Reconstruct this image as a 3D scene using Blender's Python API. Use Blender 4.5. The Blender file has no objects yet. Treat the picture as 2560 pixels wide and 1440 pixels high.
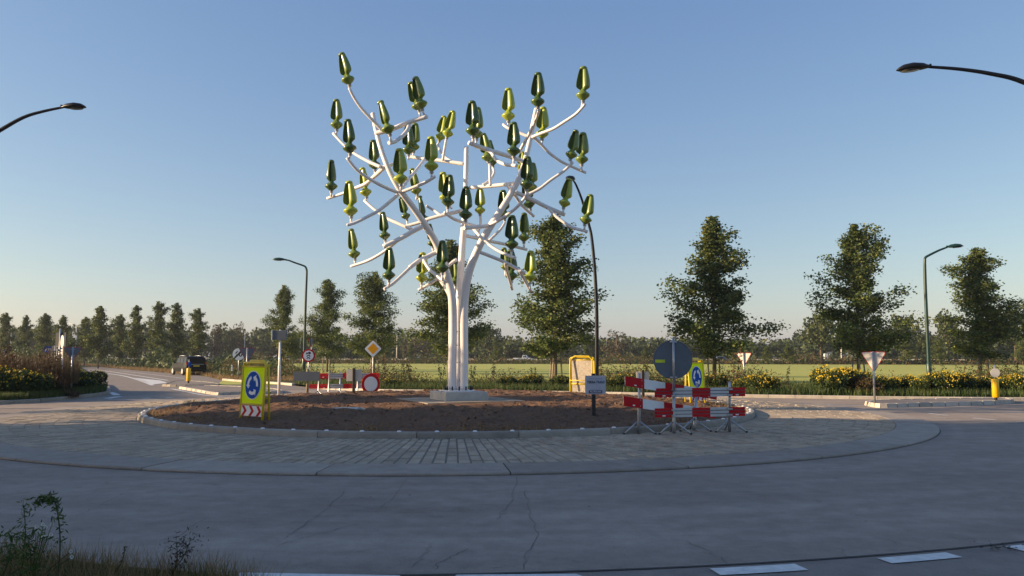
import bpy, math, random
import numpy as np
from mathutils import Vector, Matrix, noise
random.seed(7); RNG = np.random.default_rng(7)
SC = bpy.context.scene
COL = SC.collection
PI = math.pi
R = math.radians
# ------------------------------------------------------------------ camera
F = 2050.0; PITCH = R(4.685); HCAM = 1.7
cd = bpy.data.cameras.new('camera'); cam = bpy.data.objects.new('camera', cd); COL.objects.link(cam)
cam.location = (0, 0, HCAM); cam.rotation_euler = (PI/2 + PITCH, 0, 0)
cd.sensor_width = 36; cd.lens = 36 * F / 2560; cd.clip_start = 0.1; cd.clip_end = 5000
SC.camera = cam
# ------------------------------------------------------------------ world, sun
SUN_EL = R(16.0); SUN_AZ = R(-95.0)           # azimuth clockwise from +Y (view direction); sun stands to the left
w = bpy.data.worlds.new('World'); SC.world = w; w.use_nodes = True
nt = w.node_tree; nt.nodes.clear()
wo = nt.nodes.new('ShaderNodeOutputWorld'); bg = nt.nodes.new('ShaderNodeBackground'); sk = nt.nodes.new('ShaderNodeTexSky')
sk.sky_type = 'NISHITA'; sk.sun_disc = False; sk.sun_elevation = SUN_EL; sk.sun_rotation = SUN_AZ
sk.altitude = 20; sk.air_density = 1.05; sk.dust_density = 0.84; sk.ozone_density = 0.65
bg.inputs['Strength'].default_value = 0.052
mu = nt.nodes.new('ShaderNodeVectorMath'); mu.operation = 'MULTIPLY_ADD'     # white balance of the sky and its multiple-scattered blue
mu.inputs[1].default_value = (1.0, .96, .78); mu.inputs[2].default_value = (.12, .56, 2.15)
nt.links.new(sk.outputs[0], mu.inputs[0]); nt.links.new(mu.outputs[0], bg.inputs[0]); nt.links.new(bg.outputs[0], wo.inputs[0])
sd = bpy.data.lights.new('sun', 'SUN'); so = bpy.data.objects.new('sun', sd); COL.objects.link(so)
sd.energy = 4.0; sd.angle = R(0.5); sd.color = (1.0, 0.74, 0.46)
tosun = Vector((math.sin(SUN_AZ)*math.cos(SUN_EL), math.cos(SUN_AZ)*math.cos(SUN_EL), math.sin(SUN_EL)))
so.rotation_euler = tosun.to_track_quat('Z', 'Y').to_euler(); so.location = (-60, -10, 40)
vs = SC.view_settings; vs.view_transform = 'Standard'; vs.look = 'None'; vs.gamma = 1; vs.exposure = 1.27; vs.use_curve_mapping = False

# ------------------------------------------------------------------ helpers
def P(px, py, d):
    "point on the sight line of photo pixel (px,py) at ground distance d"
    u = (px-1280)/F; v = (720-py)/F
    k = math.cos(PITCH) - v*math.sin(PITCH)
    return Vector((u/k*d, d, HCAM + (math.sin(PITCH)+v*math.cos(PITCH))/k*d))
def G(px, py, z=0.0):
    u = (px-1280)/F; v = (720-py)/F
    dz = math.sin(PITCH)+v*math.cos(PITCH); k = math.cos(PITCH) - v*math.sin(PITCH)
    t = (z-HCAM)/dz
    return Vector((u*t, k*t, z))
class MB:
    def __init__(s): s.v = []; s.f = []; s.m = []; s.cur = 0; s.sm = []; s.smooth = False
    def add(s, vs, fs):
        o = len(s.v); s.v += [tuple(v) for v in vs]
        for f in fs: s.f.append(tuple(i+o for i in f)); s.m.append(s.cur); s.sm.append(s.smooth)
        return s
    def box(s, c, size, rot=None, bev=0.0):
        x, y, z = [a/2 for a in size]
        if bev <= 0:
            vs = [Vector((i*x, j*y, k*z)) for k in (-1,1) for j in (-1,1) for i in (-1,1)]
            fs = [(0,2,3,1),(4,5,7,6),(0,1,5,4),(2,6,7,3),(0,4,6,2),(1,3,7,5)]
        else:
            b = bev
            def ring(ax, ay, zz):
                return [Vector(p+(zz,)) for p in ((-ax+b,-ay),(ax-b,-ay),(ax,-ay+b),(ax,ay-b),(ax-b,ay),(-ax+b,ay),(-ax,ay-b),(-ax,-ay+b))]
            vs = ring(x-b*.0,y,-z+b)+ring(x,y,z-b)
            top = ring(x-b,y-b,z); bot = ring(x-b,y-b,-z); vs = bot+vs+top
            fs = [tuple(reversed(range(8))), tuple(range(24,32))]
            for r in range(3):
                for i in range(8): fs.append((r*8+i, r*8+(i+1)%8, (r+1)*8+(i+1)%8, (r+1)*8+i))
        if rot is not None: vs = [rot @ v for v in vs]
        c = Vector(c); return s.add([v+c for v in vs], fs)
    def tube(s, pts, rad, n=10, caps=True, twist=0.0):
        pts = [Vector(p) for p in pts]
        if not hasattr(rad, '__len__'): rad = [rad]*len(pts)
        vs = []; ref = None
        for i, p in enumerate(pts):
            t = (pts[min(i+1, len(pts)-1)] - pts[max(i-1, 0)]).normalized()
            if ref is None:
                ref = Vector((0,0,1)) if abs(t.z) < .9 else Vector((1,0,0))
            a = t.cross(ref).normalized(); b = a.cross(t).normalized(); ref = b
            for k in range(n):
                th = 2*PI*k/n + twist
                vs.append(p + (a*math.cos(th)+b*math.sin(th))*rad[i])
        fs = []
        for i in range(len(pts)-1):
            for k in range(n):
                fs.append((i*n+k, i*n+(k+1)%n, (i+1)*n+(k+1)%n, (i+1)*n+k))
        old = s.smooth; s.smooth = True; 
        o = len(s.v); s.add(vs, fs); s.smooth = False
        if caps:
            s.f.append(tuple(o+k for k in reversed(range(n)))); s.m.append(s.cur); s.sm.append(False)
            e = o+(len(pts)-1)*n
            s.f.append(tuple(e+k for k in range(n))); s.m.append(s.cur); s.sm.append(False)
        s.smooth = old; return s
    def lathe(s, prof, n=16, c=(0,0,0), rot=None, smooth=True):
        vs = []
        for r, z in prof:
            for k in range(n):
                th = 2*PI*k/n; vs.append(Vector((r*math.cos(th), r*math.sin(th), z)))
        fs = []
        for i in range(len(prof)-1):
            for k in range(n): fs.append((i*n+k, i*n+(k+1)%n, (i+1)*n+(k+1)%n, (i+1)*n+k))
        fs.append(tuple(reversed(range(n)))); e = (len(prof)-1)*n; fs.append(tuple(e+k for k in range(n)))
        if rot is not None: vs = [rot @ v for v in vs]
        c = Vector(c); old = s.smooth; s.smooth = smooth; s.add([v+c for v in vs], fs); s.smooth = old; return s
    def prism(s, poly, y0, y1, c=(0,0,0), rot=None):
        "2D polygon in XZ (counter-clockwise seen from -Y), extruded along y"
        n = len(poly)
        vs = [Vector((x, y0, z)) for x, z in poly] + [Vector((x, y1, z)) for x, z in poly]
        fs = [tuple(range(n)), tuple(reversed(range(n, 2*n)))]
        for i in range(n): j = (i+1) % n; fs.append((i, n+i, n+j, j))
        if rot is not None: vs = [rot @ v for v in vs]
        c = Vector(c); return s.add([v+c for v in vs], fs)
    def slab(s, poly, z0, z1):
        "2D polygon in XY (ccw), extruded in z"
        n = len(poly); vs = [(p[0], p[1], z0) for p in poly] + [(p[0], p[1], z1) for p in poly]
        fs = [tuple(reversed(range(n))), tuple(range(n, 2*n))]
        for i in range(n): j = (i+1) % n; fs.append((i, j, n+j, n+i))
        return s.add(vs, fs)
    def mesh(s, name, mats, off=None):
        me = bpy.data.meshes.new(name)
        v = s.v if off is None else [(a[0]-off[0], a[1]-off[1], a[2]-off[2]) for a in s.v]
        me.from_pydata(v, [], s.f)
        for m in (mats if isinstance(mats, (list, tuple)) else [mats]): me.materials.append(m)
        me.polygons.foreach_set('material_index', s.m); me.polygons.foreach_set('use_smooth', s.sm)
        me.update(); return me
    def obj(s, name, mats, parent=None, world=False, **kw):
        off = None
        if parent is not None and world:
            p = parent
            while p.parent is not None: p = p.parent
            off = p.location
        return link(name, s.mesh(name, mats, off), parent, **kw)
def link(name, data, parent=None, label=None, cat=None, group=None, kind=None, loc=None, rotz=None):
    o = bpy.data.objects.new(name, data); COL.objects.link(o)
    if parent is not None: o.parent = parent
    if loc is not None: o.location = loc
    if rotz is not None: o.rotation_euler = (0, 0, rotz)
    if label: o['label'] = label
    if cat: o['category'] = cat
    if group: o['group'] = group
    if kind: o['kind'] = kind
    return o
def thing(name, label, cat, loc=(0,0,0), rotz=0, group=None):
    o = link(name, None, None, label, cat, group, None, loc, rotz); o.empty_display_size = .3; return o
def copy_tree(o, parent=None):
    c = o.copy(); COL.objects.link(c)
    if parent is not None: c.parent = parent
    for ch in list(o.children): copy_tree(ch, c)
    return c
def np_mesh(name, V, k, mats, smooth=False):
    "V (n,k,3): n separate k-gons"
    n = V.shape[0]; me = bpy.data.meshes.new(name)
    me.vertices.add(n*k); me.vertices.foreach_set('co', V.reshape(-1).astype(np.float32))
    me.loops.add(n*k); me.loops.foreach_set('vertex_index', np.arange(n*k, dtype=np.int32))
    me.polygons.add(n); me.polygons.foreach_set('loop_start', np.arange(0, n*k, k, dtype=np.int32))
    me.polygons.foreach_set('loop_total', np.full(n, k, dtype=np.int32))
    for m in (mats if isinstance(mats, (list, tuple)) else [mats]): me.materials.append(m)
    me.update(calc_edges=True); return me

# ------------------------------------------------------------------ materials
def newmat(name):
    m = bpy.data.materials.new(name); m.use_nodes = True; return m, m.node_tree, m.node_tree.nodes['Principled BSDF']
def N(nt, typ, **kw):
    n = nt.nodes.new(typ)
    for k, v in kw.items():
        if k in n.inputs.keys(): n.inputs[k].default_value = v
        else: setattr(n, k, v)
    return n
def ramp(nt, fac, stops):
    r = nt.nodes.new('ShaderNodeValToRGB'); e = r.color_ramp.elements
    while len(e) < len(stops): e.new(0.5)
    for i, (p, c) in enumerate(stops):
        e[i].position = p; e[i].color = tuple(c)+(1,) if len(c) == 3 else c
    if fac is not None: nt.links.new(fac, r.inputs[0])
    return r
def objco(nt, scale=(1,1,1), world=True):
    if world: t = nt.nodes.new('ShaderNodeNewGeometry').outputs['Position']
    else: t = nt.nodes.new('ShaderNodeTexCoord').outputs['Object']
    mp = nt.nodes.new('ShaderNodeMapping'); mp.inputs['Scale'].default_value = scale
    nt.links.new(t, mp.inputs[0]); return mp.outputs[0]
def noise_n(nt, co, scale, detail=4, rough=.6, dist=0):
    n = N(nt, 'ShaderNodeTexNoise', Scale=scale, Detail=detail, Roughness=rough, Distortion=dist); nt.links.new(co, n.inputs['Vector']); return n.outputs['Fac']
def mixc(nt, fac, a, b, mode='MIX'):
    m = nt.nodes.new('ShaderNodeMix'); m.data_type = 'RGBA'; m.blend_type = mode
    for s, x in ((m.inputs[0], fac), (m.inputs[6], a), (m.inputs[7], b)):
        if hasattr(x, 'links') or hasattr(x, 'is_output'): nt.links.new(x, s)
        elif isinstance(x, (int, float)): s.default_value = x
        else: s.default_value = tuple(x)+(1,) if len(x) == 3 else x
    return m.outputs[2]
def bump(nt, h, b, strength=.3, dist=.02):
    n = N(nt, 'ShaderNodeBump', Strength=strength, Distance=dist); nt.links.new(h, n.inputs['Height']); nt.links.new(n.outputs[0], b.inputs['Normal'])
def simple(name, col, rough=.5, metal=0., var=.12, scale=6., spec=None, coat=0., bmp=0.):
    m, nt, b = newmat(name)
    co = objco(nt, world=False)
    f = noise_n(nt, co, scale, 5, .65)
    c1 = [max(0, x*(1-var)) for x in col]; c2 = [min(1, x*(1+var)) for x in col]
    r = ramp(nt, f, [(.3, c1), (.7, c2)])
    nt.links.new(r.outputs[0], b.inputs['Base Color'])
    b.inputs['Roughness'].default_value = rough; b.inputs['Metallic'].default_value = metal
    if spec is not None: b.inputs['Specular IOR Level'].default_value = spec
    if coat: b.inputs['Coat Weight'].default_value = coat; b.inputs['Coat Roughness'].default_value = .06
    if bmp: bump(nt, noise_n(nt, co, scale*8, 3), b, bmp, .01)
    return m
def leafmat(name, cols, trans=.25, nscale=.7, shift=.35, world=True, rough=.6):
    "cols: ramp of leaf colours, picked per leaf and drifting slowly over the plant"
    m, nt, b = newmat(name)
    g = nt.nodes.new('ShaderNodeNewGeometry')
    co = objco(nt, world=world); nf = noise_n(nt, co, nscale, 3, .6)
    ma = N(nt, 'ShaderNodeMath', operation='MULTIPLY_ADD'); nt.links.new(nf, ma.inputs[0]); ma.inputs[1].default_value = 2*shift*1.6; ma.inputs[2].default_value = -shift*1.6
    ad = N(nt, 'ShaderNodeMath', operation='ADD', use_clamp=True); nt.links.new(g.outputs['Random Per Island'], ad.inputs[0]); nt.links.new(ma.outputs[0], ad.inputs[1])
    st = [(i/(len(cols)-1), c) for i, c in enumerate(cols)]
    r = ramp(nt, ad.outputs[0], st)
    nt.links.new(r.outputs[0], b.inputs['Base Color']); b.inputs['Roughness'].default_value = rough
    b.inputs['Specular IOR Level'].default_value = .3
    t = nt.nodes.new('ShaderNodeBsdfTranslucent'); nt.links.new(r.outputs[0], t.inputs[0])
    mx = nt.nodes.new('ShaderNodeMixShader'); mx.inputs[0].default_value = trans
    nt.links.new(b.outputs[0], mx.inputs[1]); nt.links.new(t.outputs[0], mx.inputs[2])
    nt.links.new(mx.outputs[0], nt.nodes['Material Output'].inputs[0]); return m
def concrete_mat(name, dark, light, island=False, crack=False, streak=False, rough=.85, bs=.35):
    m, nt, b = newmat(name)
    co = objco(nt)
    a = noise_n(nt, co, .35, 5, .6); c = noise_n(nt, co, 3.2, 6, .7); fine = noise_n(nt, co, 60, 4, .7)
    r1 = ramp(nt, a, [(.3, dark), (.7, light)])
    col = mixc(nt, .55, r1.outputs[0], ramp(nt, c, [(.25, [x*.62 for x in dark]), (.75, [x*1.12 for x in light])]).outputs[0])
    col = mixc(nt, .45, col, ramp(nt, fine, [(.3, (.35,.35,.35)), (.7, (.78,.78,.78))]).outputs[0], 'SOFT_LIGHT')
    if streak:   # tyre polish and wear running round the circle
        sub = N(nt, 'ShaderNodeVectorMath', operation='SUBTRACT'); nt.links.new(co, sub.inputs[0]); sub.inputs[1].default_value = (CX, CY, 0)
        ln = N(nt, 'ShaderNodeVectorMath', operation='LENGTH'); nt.links.new(sub.outputs[0], ln.inputs[0])
        cmb = nt.nodes.new('ShaderNodeCombineXYZ'); nt.links.new(ln.outputs['Value'], cmb.inputs[0])
        w1 = noise_n(nt, cmb.outputs[0], 1.1, 3, .5)
        n3 = noise_n(nt, objco(nt, (.25, .9, 1)), 1.0, 5, .65, .6)
        mm = N(nt, 'ShaderNodeMath', operation='MULTIPLY'); nt.links.new(w1, mm.inputs[0]); nt.links.new(n3, mm.inputs[1])
        col = mixc(nt, .75, col, ramp(nt, mm.outputs[0], [(.12, (.34,.34,.34)), (.36, (.66,.66,.66))]).outputs[0], 'SOFT_LIGHT')
        st = noise_n(nt, co, 1.7, 4, .75, 1.5)
        col = mixc(nt, ramp(nt, st, [(.62, (0,0,0)), (.74, (.5,.5,.5))]).outputs[0], col, [x*.55 for x in dark])
    if island:
        g = nt.nodes.new('ShaderNodeNewGeometry'); oi = nt.nodes.new('ShaderNodeObjectInfo')
        ad = N(nt, 'ShaderNodeMath', operation='ADD'); nt.links.new(g.outputs['Random Per Island'], ad.inputs[0]); nt.links.new(oi.outputs['Random'], ad.inputs[1])
        fr = N(nt, 'ShaderNodeMath', operation='FRACT'); nt.links.new(ad.outputs[0], fr.inputs[0])
        col = mixc(nt, .55, col, ramp(nt, fr.outputs[0], [(0, (.28,.28,.28)), (1, (.74,.72,.69))]).outputs[0], 'SOFT_LIGHT')
    if crack:
        vo = N(nt, 'ShaderNodeTexVoronoi', feature='DISTANCE_TO_EDGE', Scale=.33)
        dn = N(nt, 'ShaderNodeTexNoise', Scale=1.6, Detail=6, Roughness=.7); nt.links.new(co, dn.inputs['Vector'])
        mv = N(nt, 'ShaderNodeMix', data_type='RGBA'); mv.inputs[0].default_value = .35; nt.links.new(co, mv.inputs[6]); nt.links.new(dn.outputs['Color'], mv.inputs[7])
        nt.links.new(mv.outputs[2], vo.inputs['Vector'])
        ln = ramp(nt, vo.outputs['Distance'], [(0, (1,1,1)), (.006, (0,0,0))])
        mk = ramp(nt, noise_n(nt, co, .55, 2), [(.55, (0,0,0)), (.63, (.32,.32,.32))])
        mu = mixc(nt, 1.0, ln.outputs[0], mk.outputs[0], 'MULTIPLY')
        col = mixc(nt, mu, col, [x*.35 for x in dark])
    nt.links.new(col, b.inputs['Base Color']); b.inputs['Roughness'].default_value = rough
    b.inputs['Specular IOR Level'].default_value = .3
    bump(nt, fine, b, bs, .012)
    return m
CX, CY = -1.70, 24.4
RI, RB, RA, RO = 8.5, 11.8, 12.7, 17.9
M = {}
M['concrete'] = concrete_mat('road_concrete', (.240,.196,.160), (.330,.272,.225), crack=True, streak=True)
M['asphalt'] = concrete_mat('road_asphalt', (.188,.160,.140), (.258,.222,.192), streak=False)
M['cobble'] = concrete_mat('imprinted_concrete', (.33,.268,.20), (.45,.368,.275), island=True, bs=.6)
M['band'] = concrete_mat('band_concrete', (.27,.228,.19), (.36,.31,.26), island=True)
M['kerb'] = concrete_mat('kerb_concrete', (.235,.208,.175), (.34,.305,.258), island=True)
M['kerb_light'] = concrete_mat('kerb_light', (.40,.355,.30), (.52,.47,.40), island=True)
M['plinth'] = concrete_mat('plinth_concrete', (.46,.43,.385), (.58,.545,.49))
M['paving'] = concrete_mat('sandy_paving', (.27,.225,.17), (.38,.32,.25))
M['mortar'] = simple('mortar', (.20,.175,.145), .95)
M['joint'] = simple('joint_filler', (.05,.046,.044), .9)
M['white_line'] = simple('road_paint', (.62,.62,.60), .6, var=.18, scale=9)
M['white_steel'] = simple('white_steel', (.80,.76,.74), .32, var=.03, coat=.3)
M['galv'] = simple('galvanised_steel', (.42,.43,.45), .42, .75, var=.2, scale=12)
M['alu'] = simple('aluminium', (.50,.52,.55), .4, .5, var=.1)
M['sign_back'] = simple('sign_back_grey', (.135,.155,.18), .75, 0., spec=.12, var=.08)
M['sign_back_pale'] = simple('sign_back_pale', (.62,.58,.52), .75, 0., spec=.12, var=.06)
M['board_white'] = simple('board_white', (.50,.50,.56), .75, spec=.12, var=.05)
M['dark_back'] = simple('dark_sign_back', (.05,.055,.06), .7, var=.1)
M['white'] = simple('sign_white', (.80,.80,.80), .75, 0., spec=.12, var=.04)
M['red'] = simple('sign_red', (.50,.018,.022), .75, 0., spec=.12, var=.08)
M['fluo'] = simple('fluorescent_yellow', (.80,.97,.005), .75, 0., spec=.12, var=.02)
M['blue'] = simple('sign_blue', (.008,.075,.36), .75, 0., spec=.12, var=.05)
M['yellow_tube'] = simple('yellow_powder_coat', (.70,.50,.015), .38, var=.08)
M['yellow'] = simple('bollard_yellow', (.90,.50,.0), .4, var=.05)
M['orange'] = simple('sign_orange', (.82,.36,.012), .75, 0., spec=.12, var=.04)
M['black'] = simple('black_paint', (.012,.012,.013), .35)
M['lamp_black'] = simple('lamp_black', (.007,.007,.010), .4, spec=.3)
M['lamp_green'] = simple('lamp_green', (.010,.040,.032), .38)
M['lamp_glass'] = simple('lamp_glass', (.06,.06,.058), .15)
M['darkpost'] = simple('dark_plastic_post', (.030,.024,.022), .6, var=.3, scale=14)
M['wood'] = simple('weathered_wood', (.24,.19,.135), .8, var=.25, scale=18)
M['bark'] = simple('bark', (.11,.085,.06), .9, var=.35, scale=9, bmp=.4)
M['rubber'] = simple('rubber', (.015,.015,.015), .8)
M['navy'] = simple('ink_navy', (.012,.012,.11), .5)
M['ink'] = simple('ink_black', (.012,.010,.02), .5)
M['inkblue'] = simple('ink_blue', (.012,.06,.16), .5)
M['inkgrey'] = simple('ink_grey', (.10,.11,.20), .5)
M['tag'] = simple('spray_tag', (.55,.62,.02), .5)
M['poplar'] = leafmat('poplar_leaf', [(.026,.048,.016), (.052,.084,.024), (.086,.125,.033), (.135,.17,.042), (.21,.21,.05)], .32, .45, .22)
M['far_leaf'] = leafmat('far_leaf', [(.028,.046,.018), (.048,.074,.026), (.075,.10,.034), (.11,.12,.045)], .25, .045, .25)
M['far_leaf_brown'] = leafmat('far_leaf_brown', [(.045,.038,.022), (.075,.062,.032), (.11,.088,.042), (.09,.088,.036)], .2, .06, .25)
M['grass'] = leafmat('grass_blades', [(.030,.055,.014), (.050,.088,.02), (.075,.115,.026), (.13,.13,.045)], .3, .5, .3)
M['weed'] = leafmat('weed_mix', [(.16,.075,.030), (.13,.085,.035), (.075,.085,.028), (.045,.072,.018), (.035,.062,.016)], .3, .28, .5)
M['rust_weed'] = leafmat('rust_weed', [(.050,.028,.018), (.078,.046,.025), (.105,.066,.034), (.060,.064,.026)], .25, .6, .3)
M['straw'] = leafmat('straw', [(.20,.115,.05), (.27,.17,.075), (.34,.23,.11), (.12,.11,.04)], .3, .5, .25)
M['bush'] = leafmat('bush_leaf', [(.022,.040,.012), (.042,.068,.018), (.075,.10,.022)], .25, .9, .25)
M['bush_brown'] = leafmat('bush_brown', [(.05,.035,.018), (.09,.055,.022), (.06,.065,.02)], .25, .9, .25)
M['flower'] = leafmat('yellow_flower', [(.36,.23,.015), (.50,.36,.02), (.60,.48,.04)], .2, 1.2, .25)
M['petal'] = simple('daisy_petal', (.72,.72,.68), .6)
M['seed'] = leafmat('seed_head', [(.03,.02,.013), (.05,.032,.02), (.08,.05,.03)], .15, 2, .2)
M['window'] = simple('tinted_window', (.008,.009,.012), .25, spec=.2)
M['carblack'] = simple('car_black', (.006,.007,.009), .5, 0., spec=.12)
M['carwhite'] = simple('car_white', (.72,.72,.70), .3, coat=.6)
M['cargrey'] = simple('car_grey', (.10,.11,.12), .3, .2, coat=.6)
M['taillight'] = simple('tail_light', (.35,.03,.02), .2, coat=.5)
M['plate'] = simple('number_plate', (.70,.48,.02), .5)
def turbmat(name, col):
    return simple(name, col, .27, var=.08, scale=3, coat=.35)
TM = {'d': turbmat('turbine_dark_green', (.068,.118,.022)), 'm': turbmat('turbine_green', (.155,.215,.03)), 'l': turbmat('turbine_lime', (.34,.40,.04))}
TI = {k: simple('turbine_inside_shaded', c, .65, var=.06, scale=3) for k, c in (('d', (.040,.075,.014)), ('m', (.075,.12,.017)), ('l', (.12,.165,.018)))}  # darker copies of the rotor greens, shade of the hollows put into the colour
# soil
def soilmat():
    m, nt, b = newmat('soil'); co = objco(nt)
    a = noise_n(nt, co, 1.1, 6, .7); c = noise_n(nt, co, 14, 5, .7)
    col = mixc(nt, .5, ramp(nt, a, [(.3, (.105,.060,.036)), (.7, (.25,.150,.092))]).outputs[0], ramp(nt, c, [(.3, (.045,.027,.019)), (.72, (.30,.182,.118))]).outputs[0])
    nt.links.new(col, b.inputs['Base Color']); b.inputs['Roughness'].default_value = .95; b.inputs['Specular IOR Level'].default_value = .1
    bump(nt, c, b, .8, .05); return m
M['soil'] = soilmat()
def groundmat(name, cols, s1, s2, stretch=(1,1,1), bs=.6):
    m, nt, b = newmat(name); co = objco(nt, stretch)
    a = noise_n(nt, co, s1, 6, .65); c = noise_n(nt, co, s2, 4, .7)
    col = mixc(nt, .5, ramp(nt, a, [(.28, cols[0]), (.5, cols[1]), (.72, cols[2])]).outputs[0], ramp(nt, c, [(.3, [x*.7 for x in cols[0]]), (.7, [x*1.25 for x in cols[2]])]).outputs[0])
    nt.links.new(col, b.inputs['Base Color']); b.inputs['Roughness'].default_value = .95; b.inputs['Specular IOR Level'].default_value = .1
    bump(nt, c, b, bs, .1); return m
M['ground'] = groundmat('rough_ground', [(.07,.075,.03), (.10,.095,.04), (.15,.12,.06)], .05, 1.2)
M['field'] = groundmat('field_grass', [(.30,.33,.078), (.37,.39,.10), (.47,.46,.15)], .035, 3.5, (.25,1,1), .4)
M['verge'] = groundmat('verge_ground', [(.035,.05,.018), (.05,.065,.022), (.09,.08,.035)], .3, 4)

# ------------------------------------------------------------------ ground, roads
def sheet(name, poly, z, mat, parent=None, **kw):
    b = MB(); b.add([(p[0], p[1], z) for p in poly], [tuple(range(len(poly)))]); return b.obj(name, mat, parent, **kw)
def ccw(poly):
    a = sum(poly[i][0]*poly[(i+1)%len(poly)][1]-poly[(i+1)%len(poly)][0]*poly[i][1] for i in range(len(poly)))
    return poly if a > 0 else poly[::-1]
sheet('ground', [(-980,-110),(980,-110),(980,870),(-980,870)], -.03, M['ground'], kind='structure')
def smooth_poly(pts, n=4):
    "Catmull-Rom through points"
    out = []; pts = [Vector(p) for p in pts]
    for i in range(len(pts)-1):
        p0 = pts[max(i-1,0)]; p1 = pts[i]; p2 = pts[i+1]; p3 = pts[min(i+2, len(pts)-1)]
        for k in range(n):
            t = k/n
            out.append(.5*((2*p1)+(p2-p0)*t+(2*p0-5*p1+4*p2-p3)*t*t+(3*p1-p0-3*p2+p3)*t*t*t))
    out.append(pts[-1]); return out
FARK_PX = [(150,907),(190,912),(300,922),(400,931),(500,939),(560,951),(640,957),(735,964),(790,971),(860,976),(960,980),(1150,982),(1350,984),(1560,988),(1760,992),(2000,996),(2300,1000),(2560,1002),(3000,1004)]
FARK = smooth_poly([G(x, y) for x, y in FARK_PX], 4)
FARK2 = [(p.x, p.y) for p in FARK]
road_poly = [(-60,-20),(70,-20)] + [(FARK2[-1][0]+20, FARK2[-1][1])] + FARK2[::-1] + [(-60, FARK2[0][1])]
sheet('road', ccw(road_poly), 0.0, M['asphalt'], kind='structure')
def annulus(r0, r1, z0, z1, n=240, a0=0, a1=2*PI, c=(CX, CY)):
    b = MB(); vs = []; fs = []
    full = abs(a1-a0-2*PI) < 1e-6
    m = n if full else n+1
    for i in range(m):
        a = a0+(a1-a0)*i/n; ca, sa = math.cos(a), math.sin(a)
        vs += [(c[0]+r0*ca, c[1]+r0*sa, z0), (c[0]+r1*ca, c[1]+r1*sa, z1)]
    for i in range(n):
        j = (i+1) % m; fs.append((2*i, 2*i+1, 2*j+1, 2*j))
    return b.add(vs, fs)
ring = annulus(RA-.1, RO, .004, .004).obj('road', M['concrete'], kind='structure')
annulus(RO, RO+.035, .007, .007).obj('road_joint', M['joint'], ring)
annulus(RA+.0, RA+.018, .010, .010).obj('road_joint', M['joint'], ring)
def crack(pxs, w=.012):
    pts = [G(x, y, .008) for x, y in pxs]; out = []
    for i in range(len(pts)-1):
        n = 5
        for k in range(n): out.append(pts[i].lerp(pts[i+1], k/n) + Vector((random.uniform(-.03,.03), random.uniform(-.03,.03), 0)))
    out.append(pts[-1]); b = MB(); vs = []; fs = []
    for i, p in enumerate(out):
        t = (out[min(i+1,len(out)-1)]-out[max(i-1,0)]).normalized(); q = Vector((-t.y, t.x, 0)); ww = w*random.uniform(.4,1.0)*(.3 if i in (0, len(out)-1) else 1)
        vs += [p-q*ww/2, p+q*ww/2]
    for i in range(len(out)-1): fs.append((2*i, 2*i+1, 2*i+3, 2*i+2))
    return b.add(vs, fs)
M['crack'] = simple('crack_dark', (.12,.108,.098), .95, var=.4)
for c in ([(1020,1190),(1005,1222),(978,1245),(950,1275)], [(1290,1190),(1285,1240),(1262,1272),(1240,1300)],
          [(1310,1225),(1325,1270),(1335,1320),(1345,1350),(1320,1385),(1310,1425)], [(1165,1370),(1145,1385),(1100,1402),(1085,1425)],
          [(1080,1355),(1062,1385),(1028,1420)], [(860,1225),(830,1262),(790,1290),(745,1322),(700,1350)], [(900,1310),(850,1320),(760,1345),(700,1362)],
          [(2205,1343),(2250,1358),(2300,1370),(2335,1378)], [(2380,1341),(2430,1355),(2500,1365)], [(1715,1350),(1765,1375),(1800,1395),(1815,1411)], [(2100,1370),(2120,1390),(2140,1395)],
          [(520,1290),(440,1340),(400,1352)], [(330,1225),(250,1262),(190,1290)]):
    crack(c, .008).obj('crack', M['crack'], ring)
# markings
def quad_px(pxs, z, mat, name, parent=None, **kw): return sheet(name, ccw([tuple(G(x, y, z))[:2] for x, y in pxs]), z, mat, parent, **kw)
def arc_mark(a0, a1, r0, r1, z=.008):
    b = annulus(r0, r1, z, z, n=10, a0=a0, a1=a1)
    return b
def angpx(px, py): g = G(px, py); return math.atan2(g.y-CY, g.x-CX)
def lane_mark(b, **kw): return b.obj('lane_marking', M['white_line'], ROADMARK, **kw)
ROADMARK = link('road_markings', None, None, kind='structure')
for pp in ([(603,1431),(1000,1438),(1000,1458),(572,1446)], [(1142,1436.5),(1440,1434.5),(1460,1441),(1130,1447)]):
    quad_px(pp, .008, M['white_line'], 'lane_marking', ROADMARK)
lane_mark(arc_mark(angpx(1765,1418), angpx(1990,1413), RO+.11, RO+.31))
lane_mark(arc_mark(angpx(2185,1395), angpx(2375,1386), RO+.11, RO+.29))
lane_mark(arc_mark(angpx(2520,1370), angpx(2700,1350), RO+.11, RO+.29))
lane_mark(arc_mark(angpx(90,1398), angpx(520,1434), RO+.09, RO+.30))
def line_px(pts, wid, z=.010):
    g = smooth_poly([G(x, y, z) for x, y in pts], 4); b = MB(); vs = []; fs = []
    for i, p in enumerate(g):
        t = (g[min(i+1,len(g)-1)]-g[max(i-1,0)]).normalized(); q = Vector((-t.y, t.x, 0))
        vs += [p-q*wid/2, p+q*wid/2]
    for i in range(len(g)-1): fs.append((2*i, 2*i+1, 2*i+3, 2*i+2))
    b.add(vs, fs); return b
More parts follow.
